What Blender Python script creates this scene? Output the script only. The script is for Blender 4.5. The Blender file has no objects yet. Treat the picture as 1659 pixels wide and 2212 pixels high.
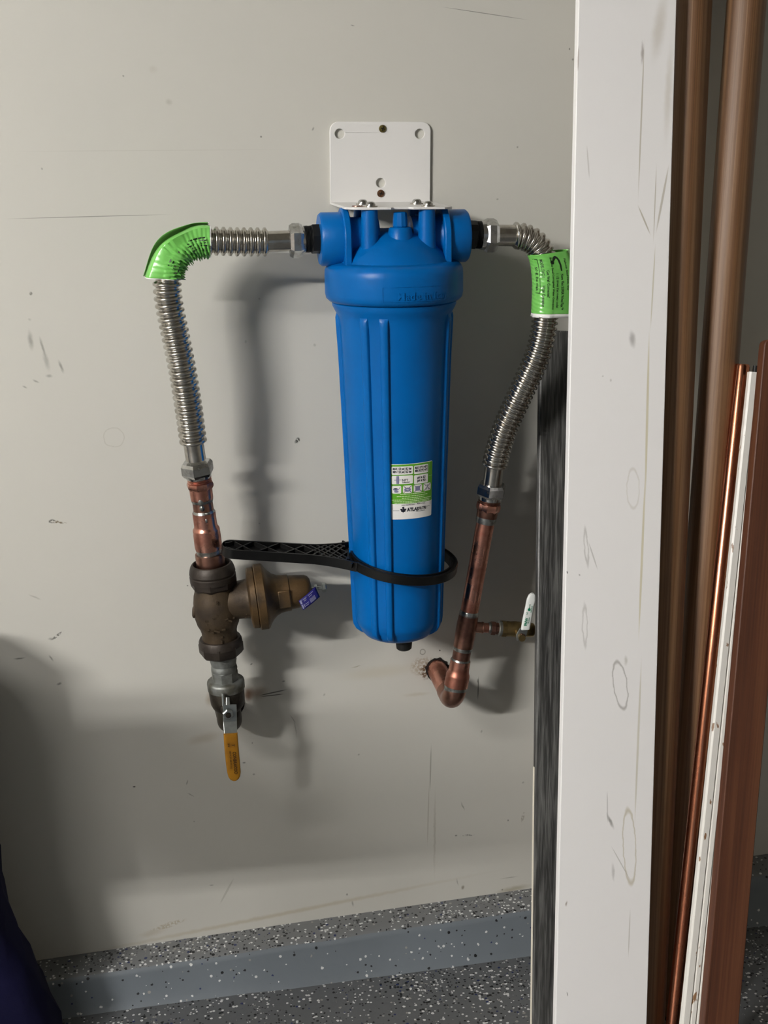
import bpy, math, random
from math import sin, cos, pi, radians, sqrt, atan2, asin, tan
from mathutils import Vector, Matrix
random.seed(7)
S = bpy.context.scene
COL = S.collection

# ------------------------------------------------------------------ camera
W, H, FPX = 1659, 2212, 3000.0
PITCH, YAW, ZOFF = radians(15.2), radians(10), 1.08
CF = Vector((sin(YAW)*cos(PITCH), cos(YAW)*cos(PITCH), -sin(PITCH)))
CR = Vector((cos(YAW), -sin(YAW), 0))
CU = CR.cross(CF)
def ray(x, y): return CF + CR*((x-829.5)/FPX) - CU*((y-1106)/FPX)
CAM = Vector((0, -.108, ZOFF)) - ray(851, 612)*1.84
cd = bpy.data.cameras.new('camera'); cam = bpy.data.objects.new('camera', cd); COL.objects.link(cam)
cd.sensor_fit = 'VERTICAL'; cd.sensor_height = 24; cd.sensor_width = 18; cd.lens = FPX/H*24
cd.clip_start = .05
m = Matrix((CR, CU, -CF)).transposed().to_4x4(); m.translation = CAM
cam.matrix_world = m
S.camera = cam
def at(x, y, d):
    "world point seen at photo pixel (x,y) standing d metres off the back wall"
    r = ray(x, y); t = (-d-CAM.y)/r.y
    return CAM + r*t
def dep(p): return (Vector(p)-CAM).dot(CF)
def mpp(p): return dep(p)/FPX            # metres per photo pixel at p
def proj(p):
    v = Vector(p)-CAM; z = v.dot(CF)
    return 829.5+FPX*v.dot(CR)/z, 1106-FPX*v.dot(CU)/z

# ------------------------------------------------------------------ world, exposure
wd = bpy.data.worlds.new('world'); S.world = wd; wd.use_nodes = True
wd.node_tree.nodes['Background'].inputs[0].default_value = (.80, .90, 1, 1)
wd.node_tree.nodes['Background'].inputs[1].default_value = .16
S.view_settings.view_transform = 'Standard'; S.view_settings.look = 'None'
S.view_settings.gamma = 1; S.view_settings.use_curve_mapping = False
S.view_settings.exposure = 0.0
LAMP_POS = Vector((-3.45, -3.05, 2.36)); LAMP_POWER = 1025.0
LAMP2_POS = Vector((-2.05, -1.78, 2.42)); LAMP2_POWER = 143.0
LAMP_COL = (1.0, .97, .93)

# ------------------------------------------------------------------ material helpers
def new_mat(name):
    M = bpy.data.materials.new(name); M.use_nodes = True
    return M, M.node_tree.nodes, M.node_tree.links, M.node_tree.nodes['Principled BSDF']
def rgb(h):
    v = [int(h[i:i+2], 16)/255 for i in (0, 2, 4)]
    return tuple((c/12.92 if c <= .04045 else ((c+.055)/1.055)**2.4) for c in v)
def c4(c): return (c[0], c[1], c[2], 1)
def mat(name, col, rough=.5, metal=0, col2=None, nscale=20, lo=.4, hi=.65, stretch=(1, 1, 1), bump=0, bscale=200, rough2=None, spec=.5, detail=4):
    M, N, L, B = new_mat(name)
    B.inputs['Base Color'].default_value = c4(col); B.inputs['Roughness'].default_value = rough
    B.inputs['Metallic'].default_value = metal; B.inputs['Specular IOR Level'].default_value = spec
    tc = N.new('ShaderNodeTexCoord')
    if col2 is not None:
        mp = N.new('ShaderNodeMapping'); mp.inputs['Scale'].default_value = stretch
        L.new(tc.outputs['Object'], mp.inputs['Vector'])
        nz = N.new('ShaderNodeTexNoise'); nz.inputs['Scale'].default_value = nscale; nz.inputs['Detail'].default_value = detail
        L.new(mp.outputs[0], nz.inputs['Vector'])
        mr = N.new('ShaderNodeMapRange'); mr.inputs['From Min'].default_value = lo; mr.inputs['From Max'].default_value = hi
        L.new(nz.outputs['Fac'], mr.inputs['Value'])
        mx = N.new('ShaderNodeMix'); mx.data_type = 'RGBA'
        mx.inputs['A'].default_value = c4(col); mx.inputs['B'].default_value = c4(col2)
        L.new(mr.outputs[0], mx.inputs['Factor']); L.new(mx.outputs['Result'], B.inputs['Base Color'])
        if rough2 is not None:
            mq = N.new('ShaderNodeMapRange'); mq.inputs['To Min'].default_value = rough; mq.inputs['To Max'].default_value = rough2
            L.new(mr.outputs[0], mq.inputs['Value']); L.new(mq.outputs[0], B.inputs['Roughness'])
    if bump:
        n2 = N.new('ShaderNodeTexNoise'); n2.inputs['Scale'].default_value = bscale; n2.inputs['Detail'].default_value = 3
        L.new(tc.outputs['Object'], n2.inputs['Vector'])
        bp = N.new('ShaderNodeBump'); bp.inputs['Strength'].default_value = bump; bp.inputs['Distance'].default_value = .001
        L.new(n2.outputs['Fac'], bp.inputs['Height']); L.new(bp.outputs[0], B.inputs['Normal'])
    return M

def add_marks(M, marks, base_out):
    """stains, scuffs and pencil lines with a shape of their own: each an ellipse (or ring) in object space"""
    N, L = M.node_tree.nodes, M.node_tree.links
    tc = N.new('ShaderNodeTexCoord')
    nz = N.new('ShaderNodeTexNoise'); nz.inputs['Scale'].default_value = 90; nz.inputs['Detail'].default_value = 3
    L.new(tc.outputs['Object'], nz.inputs['Vector'])
    ns = N.new('ShaderNodeVectorMath'); ns.operation = 'SCALE'; ns.inputs['Scale'].default_value = .004
    sb = N.new('ShaderNodeVectorMath'); sb.operation = 'SUBTRACT'; sb.inputs[1].default_value = (.5, .5, .5)
    L.new(nz.outputs['Color'], sb.inputs[0]); L.new(sb.outputs[0], ns.inputs[0])
    ad = N.new('ShaderNodeVectorMath'); ad.operation = 'ADD'
    L.new(tc.outputs['Object'], ad.inputs[0]); L.new(ns.outputs[0], ad.inputs[1])
    n2 = N.new('ShaderNodeTexNoise'); n2.inputs['Scale'].default_value = 260; n2.inputs['Detail'].default_value = 2
    L.new(tc.outputs['Object'], n2.inputs['Vector'])
    cur = base_out
    for (cx, cz, hx, hz, rot, col, st, kind) in marks:
        mp = N.new('ShaderNodeMapping'); mp.vector_type = 'TEXTURE'
        mp.inputs['Location'].default_value = (cx, 0, cz); mp.inputs['Rotation'].default_value = (0, rot, 0)
        mp.inputs['Scale'].default_value = (hx, 1000, hz)
        L.new((tc.outputs['Object'] if kind == 'line' else ad.outputs[0]), mp.inputs['Vector'])
        ln = N.new('ShaderNodeVectorMath'); ln.operation = 'LENGTH'; L.new(mp.outputs[0], ln.inputs[0])
        src = ln.outputs['Value']
        mr = N.new('ShaderNodeMapRange'); mr.interpolation_type = 'SMOOTHSTEP'
        if kind == 'ring':
            a = N.new('ShaderNodeMath'); a.operation = 'SUBTRACT'; a.inputs[1].default_value = 1; L.new(src, a.inputs[0])
            b = N.new('ShaderNodeMath'); b.operation = 'ABSOLUTE'; L.new(a.outputs[0], b.inputs[0]); src = b.outputs[0]
            w = .0013/min(hx, hz)
            mr.inputs['From Min'].default_value = 0; mr.inputs['From Max'].default_value = w
        else:
            mr.inputs['From Min'].default_value = .1 if kind == 'soft' else .55
            mr.inputs['From Max'].default_value = 1
        mr.inputs['To Min'].default_value = st; mr.inputs['To Max'].default_value = 0
        L.new(src, mr.inputs['Value'])
        fac = mr.outputs[0]
        if kind == 'scuff':
            q = N.new('ShaderNodeMapRange'); q.inputs['From Min'].default_value = .42; q.inputs['From Max'].default_value = .55
            L.new(n2.outputs['Fac'], q.inputs['Value'])
            k = N.new('ShaderNodeMath'); k.operation = 'MULTIPLY'; L.new(q.outputs[0], k.inputs[0]); L.new(fac, k.inputs[1]); fac = k.outputs[0]
        mx = N.new('ShaderNodeMix'); mx.data_type = 'RGBA'; mx.inputs['B'].default_value = c4(col)
        L.new(fac, mx.inputs['Factor']); L.new(cur, mx.inputs['A']); cur = mx.outputs['Result']
    return cur

# ------------------------------------------------------------------ mesh helpers
ORG = {}
def link(o, parent=None, origin=(0, 0, 0)):
    COL.objects.link(o)
    if parent is not None:
        o.parent = parent; ORG[o.name] = ORG[parent.name]
    else:
        o.location = origin; ORG[o.name] = Vector(origin)
    return o
def tag(o, label=None, cat=None, group=None, kind=None):
    if label: o['label'] = label
    if cat: o['category'] = cat
    if group: o['group'] = group
    if kind: o['kind'] = kind
    return o
def thing(name, label, cat, origin, group=None):
    o = bpy.data.objects.new(name, None); o.empty_display_size = .02
    link(o, None, origin); return tag(o, label, cat, group)
def frame(axis, ref=None):
    z = Vector(axis).normalized()
    r = Vector(ref) if ref else (Vector((0, -1, 0)) if abs(z.y) < .9 else Vector((0, 0, 1)))
    x = (r - z*r.dot(z)).normalized(); y = z.cross(x)
    return x, y, z
class MB:
    def __init__(s): s.v = []; s.f = []
    def lathe(s, O, A, prof, seg=40, rot=0, cap=True, ref=None):
        "prof: [(h along axis, radius)]"
        O = Vector(O); x, y, z = frame(A, ref); b = len(s.v); n = len(prof)
        for h, r in prof:
            for i in range(seg):
                a = 2*pi*i/seg+rot
                s.v.append(O+z*h+x*(r*cos(a))+y*(r*sin(a)))
        for j in range(n-1):
            for i in range(seg):
                k = (i+1) % seg
                s.f.append((b+j*seg+i, b+j*seg+k, b+(j+1)*seg+k, b+(j+1)*seg+i))
        if cap:
            s.f.append(tuple(b+i for i in reversed(range(seg))))
            s.f.append(tuple(b+(n-1)*seg+i for i in range(seg)))
        return s
    def tube(s, pts, rad, seg=24, cap=True, ref=None):
        n = len(pts); b = len(s.v); t0 = None
        for j in range(n):
            a = pts[max(j-1, 0)]; c = pts[min(j+1, n-1)]
            t = (c-a).normalized()
            if j == 0: x, y, z = frame(t, ref)
            else:
                q = t0.rotation_difference(t); x = (q @ x); x = (x-t*x.dot(t)).normalized(); y = t.cross(x)
            t0 = t
            r = rad[j] if hasattr(rad, '__len__') else rad
            for i in range(seg):
                an = 2*pi*i/seg
                s.v.append(pts[j]+x*(r*cos(an))+y*(r*sin(an)))
        for j in range(n-1):
            for i in range(seg):
                k = (i+1) % seg
                s.f.append((b+j*seg+i, b+j*seg+k, b+(j+1)*seg+k, b+(j+1)*seg+i))
        if cap:
            s.f.append(tuple(b+i for i in reversed(range(seg)))); s.f.append(tuple(b+(n-1)*seg+i for i in range(seg)))
        return s
    def box(s, c, h, M=None, bev=0):
        "centre c, half sizes h, in frame M (3x3); bev = chamfer of the four long (z) edges"
        c = Vector(c); M = M or Matrix.Identity(3)
        hx, hy, hz = h
        if bev: poly = [(hx-bev, -hy), (hx, -hy+bev), (hx, hy-bev), (hx-bev, hy), (-hx+bev, hy), (-hx, hy-bev), (-hx, -hy+bev), (-hx+bev, -hy)]
        else: poly = [(hx, -hy), (hx, hy), (-hx, hy), (-hx, -hy)]
        b = len(s.v); n = len(poly)
        for z in (-hz, hz):
            for p in poly: s.v.append(c + M @ Vector((p[0], p[1], z)))
        for i in range(n):
            k = (i+1) % n; s.f.append((b+i, b+k, b+n+k, b+n+i))
        s.f.append(tuple(b+i for i in reversed(range(n)))); s.f.append(tuple(b+n+i for i in range(n)))
        return s
    def prism(s, poly, z0, z1, M=None, O=(0, 0, 0)):
        O = Vector(O); M = M or Matrix.Identity(3); b = len(s.v); n = len(poly)
        for z in (z0, z1):
            for p in poly: s.v.append(O + M @ Vector((p[0], p[1], z)))
        for i in range(n):
            k = (i+1) % n; s.f.append((b+i, b+k, b+n+k, b+n+i))
        s.f.append(tuple(b+i for i in reversed(range(n)))); s.f.append(tuple(b+n+i for i in range(n)))
        return s
    def grid(s, rows, closed=False):
        "rows: list of lists of points"
        b = len(s.v); n = len(rows[0])
        for r in rows: s.v.extend(Vector(p) for p in r)
        for j in range(len(rows)-1):
            for i in range(n if closed else n-1):
                k = (i+1) % n
                s.f.append((b+j*n+i, b+j*n+k, b+(j+1)*n+k, b+(j+1)*n+i))
        return s
    def raw(s, v, f):
        b = len(s.v); s.v.extend(Vector(p) for p in v); s.f.extend(tuple(b+i for i in q) for q in f); return s
    def build(s, name, m, parent=None, origin=None, rot=None, smooth=35, solid=0, mats=None, fm=None, bevel=0, subsurf=0):
        me = bpy.data.meshes.new(name)
        if parent is not None: o0 = ORG[parent.name]
        else: o0 = Vector(origin) if origin is not None else Vector((0, 0, 0))
        ri = rot.transposed() if rot is not None else None
        me.from_pydata([tuple(p-o0) if ri is None else tuple(ri @ (p-o0)) for p in s.v], [], s.f); me.update()
        import bmesh
        bm = bmesh.new(); bm.from_mesh(me); bmesh.ops.recalc_face_normals(bm, faces=bm.faces); bm.to_mesh(me); bm.free()
        if smooth:
            me.shade_smooth(); me.set_sharp_from_angle(angle=radians(smooth))
        for q in (mats or [m]): me.materials.append(q)
        if fm:
            for p in me.polygons: p.material_index = fm(p)
        o = bpy.data.objects.new(name, me); link(o, parent, o0 if parent is None else (0, 0, 0))
        if rot is not None: o.rotation_euler = rot.to_euler()
        if solid:
            md = o.modifiers.new('thickness', 'SOLIDIFY'); md.thickness = solid; md.offset = 0
        if bevel:
            md = o.modifiers.new('bevel', 'BEVEL'); md.width = bevel; md.segments = 2; md.limit_method = 'ANGLE'; md.angle_limit = radians(40)
        return o
def spline(pts, per=24):
    "Catmull-Rom through the points"
    P = [pts[0]*2-pts[1]]+list(pts)+[pts[-1]*2-pts[-2]]; out = []
    for i in range(1, len(P)-2):
        a, b, c, d = P[i-1], P[i], P[i+1], P[i+2]
        for k in range(per):
            t = k/per
            out.append(.5*((2*b)+(c-a)*t+(2*a-5*b+4*c-d)*t*t+(3*b-a-3*c+d)*t**3))
    out.append(P[-2]); return out
def resample(pts, step):
    L = [0]
    for i in range(1, len(pts)): L.append(L[-1]+(pts[i]-pts[i-1]).length)
    n = max(2, int(round(L[-1]/step))); out = []; j = 0
    for k in range(n+1):
        s_ = L[-1]*k/n
        while j < len(L)-2 and L[j+1] < s_: j += 1
        t = (s_-L[j])/max(L[j+1]-L[j], 1e-9); out.append(pts[j].lerp(pts[j+1], t))
    return out, L[-1]
_tx = {}
def text2d(body, size, bold=0.0, squeeze=1):
    key = (body, size, bold, squeeze)
    if key in _tx: return _tx[key]
    cu = bpy.data.curves.new('t', 'FONT'); cu.body = body; cu.size = size; cu.align_x = 'CENTER'; cu.align_y = 'CENTER'
    cu.resolution_u = 2; cu.offset = bold; cu.fill_mode = 'FRONT'
    ob = bpy.data.objects.new('t', cu); COL.objects.link(ob)
    dg = bpy.context.evaluated_depsgraph_get(); ev = ob.evaluated_get(dg); me = ev.to_mesh()
    v = [(p.co.x*squeeze, p.co.y) for p in me.vertices]; f = [tuple(p.vertices) for p in me.polygons]
    ev.to_mesh_clear(); bpy.data.objects.remove(ob); bpy.data.curves.remove(cu)
    _tx[key] = (v, f); return v, f
def rrect(x0, y0, x1, y1, r, n=4):
    out = []
    for cx, cy, a0 in ((x1-r, y1-r, 0), (x0+r, y1-r, pi/2), (x0+r, y0+r, pi), (x1-r, y0+r, 3*pi/2)):
        for k in range(n+1):
            a = a0+pi/2*k/n; out.append((cx+r*cos(a), cy+r*sin(a)))
    return out
def circ(cx, cy, r, n=20, rx=None): return [(cx+(rx or r)*cos(2*pi*i/n), cy+r*sin(2*pi*i/n)) for i in range(n)]

# ------------------------------------------------------------------ materials
M_white = mat('white_powder_coat', rgb('D8D7D5'), .38, bump=.06, bscale=500)
M_blue = mat('blue_polypropylene', rgb('005DA5'), .34, col2=rgb('00589D'), nscale=12, bump=.03, bscale=900, spec=.2)
M_black = mat('black_plastic', rgb('080808'), .40, col2=rgb('0C0C0C'), nscale=60, bump=.05, bscale=700, spec=.3)
M_blackth = mat('black_poly_fitting', rgb('101111'), .45, spec=.35)
M_steel = mat('stainless_steel', rgb('C9C6BF'), .17, 1, col2=rgb('AFAAA2'), nscale=70, rough2=.27)
M_chrome = mat('chrome_nut', rgb('C9CACA'), .16, 1, col2=rgb('A9A8A4'), nscale=90, rough2=.3, bump=.05, bscale=300)
M_copper = mat('copper', rgb('CC9482'), .24, 1, col2=rgb('A06A5A'), nscale=38, lo=.42, hi=.62, rough2=.42)
M_copperd = mat('tarnished_copper', rgb('9E7565'), .28, 1, col2=rgb('694B42'), nscale=30, lo=.40, hi=.62, rough2=.45)
M_copperl = mat('bright_copper', rgb('CE8B6C'), .2, 1, col2=rgb('AD6A50'), nscale=14, stretch=(4, 4, 1), rough2=.32)
M_solder = mat('solder', rgb('A9ABA8'), .28, 1, col2=rgb('6F706C'), nscale=120, rough2=.5, bump=.4, bscale=260)
M_bronze = mat('weathered_bronze', rgb('4E4131'), .5, .5, col2=rgb('342B22'), nscale=26, lo=.4, hi=.62, rough2=.62, bump=.25, bscale=260)
M_bronze2 = mat('bronze_bonnet', rgb('5E492E'), .47, .55, col2=rgb('362C20'), nscale=22, lo=.42, hi=.64, rough2=.6, bump=.2, bscale=300)
M_bronzed = mat('dark_bronze', rgb('37302A'), .5, .4, col2=rgb('231C17'), nscale=30, bump=.2, bscale=250)
M_galv = mat('galvanised_steel', rgb('8C8F8C'), .5, .75, col2=rgb('5B5950'), nscale=34, lo=.4, hi=.6, rough2=.65, bump=.35, bscale=180)
M_valve = mat('stained_bronze_valve', rgb('4B463C'), .45, .6, col2=rgb('2A2420'), nscale=30, lo=.38, hi=.6, bump=.3, bscale=200)
M_brass = mat('brass', rgb('8E7A52'), .3, .9, col2=rgb('665637'), nscale=40, rough2=.5)
M_zinc = mat('zinc_steel', rgb('A7ACAA'), .34, .9, col2=rgb('8B908D'), nscale=40)
M_grip = mat('yellow_vinyl', rgb('AE7913'), .42, col2=rgb('946412'), nscale=40)
M_gripw = mat('white_vinyl', rgb('E6E9E6'), .4)
M_screw = mat('yellow_zinc_screw', rgb('7D7440'), .4, .8, col2=rgb('4A3A22'), nscale=200)
M_screwr = mat('rusty_screw', rgb('6B4A2E'), .5, .6, col2=rgb('3A2617'), nscale=200)
M_green = mat('green_label', rgb('79C462'), .26, col2=rgb('6CB854'), nscale=30)
M_greenl = mat('sump_label_green', rgb('58A021'), .4)
M_paper = mat('white_label', rgb('E9E8E6'), .38)
M_ink = mat('dark_ink', rgb('171A2A'), .5)
M_inkg = mat('black_ink', rgb('10200F'), .45)
M_inkgrey = mat('grey_violet_ink', rgb('7C7C9A'), .5)
M_inkgn = mat('green_ink', rgb('0E7F5A'), .5)
M_inkbr = mat('brown_ink', rgb('3A2208'), .5)
M_inkw = mat('pale_ink', rgb('CFE8B4'), .5)
M_tag = mat('blue_tag', rgb('1B1962'), .4)
M_rubber = mat('matte_black', rgb('0B0C0C'), .6)
M_pale = mat('pale_fibreboard', rgb('D9D3C4'), .7)
M_dark = mat('dark_void', rgb('120B08'), .9)
M_navy = mat('navy_fabric', rgb('0E0E33'), .85, col2=rgb('0A0A26'), nscale=8, bump=.25, bscale=900, spec=.2)

# wall paint with its marks
def wall_mark(x, y, hw, hh, deg, col, st, kind='soft'):
    p = at(x, y, 0); k = mpp(p)
    return (p.x, p.z, hw*k, hh*k*1.05, radians(deg), rgb(col), st, kind)
GREY, BROWN, PENCIL, RUST = '6F6D66', '6B5F4C', '4E4D49', '7A5A38'
WM = [
    wall_mark(190, 468, 196, 1.1, -1, PENCIL, .55, 'line'), wall_mark(1048, 29, 110, 1.0, 7.1, PENCIL, .6, 'line'),
    wall_mark(66, 735, 8, 27, -4, GREY, .55, 'soft'), wall_mark(92, 750, 4, 30, -12, GREY, .6, 'soft'), wall_mark(100, 780, 8, 26, -12, GREY, .4, 'soft'),
    wall_mark(132, 792, 5, 18, -20, GREY, .65, 'soft'), wall_mark(106, 812, 9, 5, 0, GREY, .5, 'soft'), wall_mark(78, 824, 11, 3, 25, GREY, .55, 'soft'),
    wall_mark(54, 836, 7, 2.5, 30, GREY, .55, 'soft'), wall_mark(66, 634, 5, 5, 0, GREY, .8, 'scuff'), wall_mark(64, 690, 5, 4, 0, GREY, .3, 'soft'),
    wall_mark(266, 164, 3, 3, 0, GREY, .7), wall_mark(564, 295, 3, 2.6, 30, PENCIL, .9), wall_mark(90, 365, 3, 3, 0, GREY, .6), wall_mark(676, 278, 3, 6, 30, PENCIL, .6),
    wall_mark(365, 220, 11, 9, 20, '9A978D', .45), wall_mark(330, 150, 14, 10, 0, 'A8A296', .3), wall_mark(762, 55, 6, 2, 10, PENCIL, .6),
    wall_mark(560, 645, 3, 3, 0, GREY, .5), wall_mark(642, 952, 6, 9, 30, '33332F', .9, 'scuff'), wall_mark(640, 955, 2.5, 5, 30, '33332F', .9), wall_mark(1118, 318, 3, 3, 0, GREY, .7), wall_mark(1075, 430, 4, 3, 0, GREY, .6),
    wall_mark(1230, 105, 2.5, 3, 0, PENCIL, .9), wall_mark(1238, 128, 3, 3, 0, PENCIL, .7),
    wall_mark(125, 1128, 22, 3.5, 10, BROWN, .9, 'scuff'), wall_mark(112, 1126, 8, 5, 0, PENCIL, .8, 'scuff'), wall_mark(124, 1372, 20, 3, -35, PENCIL, .8, 'scuff'),
    wall_mark(110, 1380, 8, 4, 0, GREY, .6), wall_mark(42, 1422, 16, 2.6, -4, PENCIL, .75), wall_mark(110, 1422, 3, 12, -28, GREY, .7), wall_mark(128, 1477, 8, 4, -15, PENCIL, .7),
    wall_mark(75, 1290, 18, 3, 30, '8E8A80', .5), wall_mark(290, 1700, 4, 2.6, 0, '15130F', 1), wall_mark(246, 945, 22, 20, 0, '9C988C', .35, 'ring'),
    wall_mark(404, 1690, 2.6, 8, 20, GREY, .7), wall_mark(412, 1717, 12, 2, 32, GREY, .6), wall_mark(545, 1605, 3, 3, 0, GREY, .7), wall_mark(527, 1648, 5, 3, 0, PENCIL, .7), wall_mark(548, 1673, 4, 3, 0, PENCIL, .6),
    wall_mark(638, 1572, 2, 30, -8, GREY, .45), wall_mark(632, 1552, 1.6, 16, -35, PENCIL, .5),
    wall_mark(555, 1497, 34, 20, -8, RUST, .55), wall_mark(536, 1500, 16, 26, 0, '5A3A20', .85), wall_mark(590, 1496, 36, 1.6, -9, '2E2A24', .8, 'line'), wall_mark(588, 1502, 30, 1.4, -3, '2E2A24', .8, 'line'),
    wall_mark(456, 1508, 16, 24, 20, '8D7A5F', .6), wall_mark(440, 1595, 50, 16, -10, '9B8E7A', .4), wall_mark(612, 1472, 5, 3, 0, PENCIL, .7), wall_mark(543, 1435, 2.5, 4, 45, PENCIL, .8),
    wall_mark(913, 1408, 6, 6, 0, '6E6A60', .7, 'ring'), wall_mark(950, 1405, 2.4, 2.4, 0, '15130F', 1), wall_mark(915, 1440, 34, 26, 0, '8B7453', .5, 'scuff'),
    wall_mark(922, 1450, 18, 22, 0, '5A4026', .85, 'scuff'), wall_mark(820, 1452, 120, 20, -3, 'B3AA93', .35), wall_mark(900, 1500, 40, 6, 0, 'A09377', .3),
    wall_mark(770, 1440, 14, 2, -10, '8A7F6A', .6), wall_mark(1033, 1487, 1.6, 30, 1, '3E3D36', .7, 'line'), wall_mark(1033, 1472, 3, 8, 0, '3E3D36', .6),
    wall_mark(930, 1660, 2, 60, 1, '77746A', .55, 'line'), wall_mark(939, 1800, 4, 120, 0, '8D8578', .4), wall_mark(925, 1760, 2, 80, 1, '8D8578', .4, 'line'),
    wall_mark(1000, 1742, 2, 14, -20, GREY, .6), wall_mark(1010, 1804, 18, 2.4, 3, PENCIL, .8, 'scuff'), wall_mark(985, 1805, 4, 3, 0, PENCIL, .8), wall_mark(1098, 1772, 3, 3, 0, PENCIL, .7),
    wall_mark(750, 1932, 3, 4, 0, PENCIL, .7), wall_mark(762, 1952, 3, 10, -15, GREY, .6), wall_mark(457, 1912, 7, 1.6, 8, PENCIL, .6), wall_mark(490, 1925, 3, 36, 28, '8E8A80', .4, 'line'),
    wall_mark(1000, 1917, 5, 7, 0, BROWN, .7), wall_mark(988, 1905, 2, 12, -10, GREY, .5), wall_mark(1085, 1922, 3, 3, 0, PENCIL, .8), wall_mark(1100, 1896, 26, 2, -3, GREY, .5),
    wall_mark(365, 1998, 46, 7, -14, '9C8F77', .6, 'scuff'), wall_mark(330, 2015, 40, 10, -10, 'A59A84', .4), wall_mark(600, 1976, 560, 7, -6.8, 'A79B80', .5), wall_mark(1110, 1920, 50, 9, -7, '8E8468', .55),
    wall_mark(420, 1775, 3, 3, 0, GREY, .5), wall_mark(775, 1630, 3, 3, 0, GREY, .6), wall_mark(1040, 1580, 3, 5, 0, GREY, .5), wall_mark(1130, 1765, 4, 14, 10, BROWN, .5, 'scuff'),
    wall_mark(1130, 1690, 4, 3, 0, GREY, .5), wall_mark(700, 1500, 3, 5, 25, GREY, .5), wall_mark(680, 745, 4, 4, 0, GREY, .4), wall_mark(530, 738, 4, 5, 0, GREY, .4),
    wall_mark(560, 1130, 2.5, 3, 0, GREY, .5), wall_mark(1095, 850, 3, 2, -30, '2B2A26', .8), wall_mark(405, 1265, 2.4, 2.4, 0, PENCIL, .8), wall_mark(330, 325, 330, 1.3, -.3, '97938A', .16, 'line'),
]
def wall_paint(marks):
    M, N, L, B = new_mat('eggshell_wall_paint')
    B.inputs['Roughness'].default_value = .55; B.inputs['Specular IOR Level'].default_value = .25
    tc = N.new('ShaderNodeTexCoord'); nz = N.new('ShaderNodeTexNoise'); nz.inputs['Scale'].default_value = 4; nz.inputs['Detail'].default_value = 6
    L.new(tc.outputs['Object'], nz.inputs['Vector'])
    mx = N.new('ShaderNodeMix'); mx.data_type = 'RGBA'; mx.inputs['A'].default_value = c4(rgb('BEBDB6')); mx.inputs['B'].default_value = c4(rgb('C4C2BA'))
    L.new(nz.outputs['Fac'], mx.inputs['Factor'])
    L.new(add_marks(M, marks, mx.outputs['Result']) if marks else mx.outputs['Result'], B.inputs['Base Color'])
    n2 = N.new('ShaderNodeTexNoise'); n2.inputs['Scale'].default_value = 260; bp = N.new('ShaderNodeBump'); bp.inputs['Strength'].default_value = .06; bp.inputs['Distance'].default_value = .001
    L.new(tc.outputs['Object'], n2.inputs['Vector']); L.new(n2.outputs['Fac'], bp.inputs['Height']); L.new(bp.outputs[0], B.inputs['Normal'])
    return M
M_wallp = mat('plain_wall_paint', rgb('8F8A80'), .7, bump=.05)
M_ceil = mat('ceiling_paint', rgb('9A968D'), .8)

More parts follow.
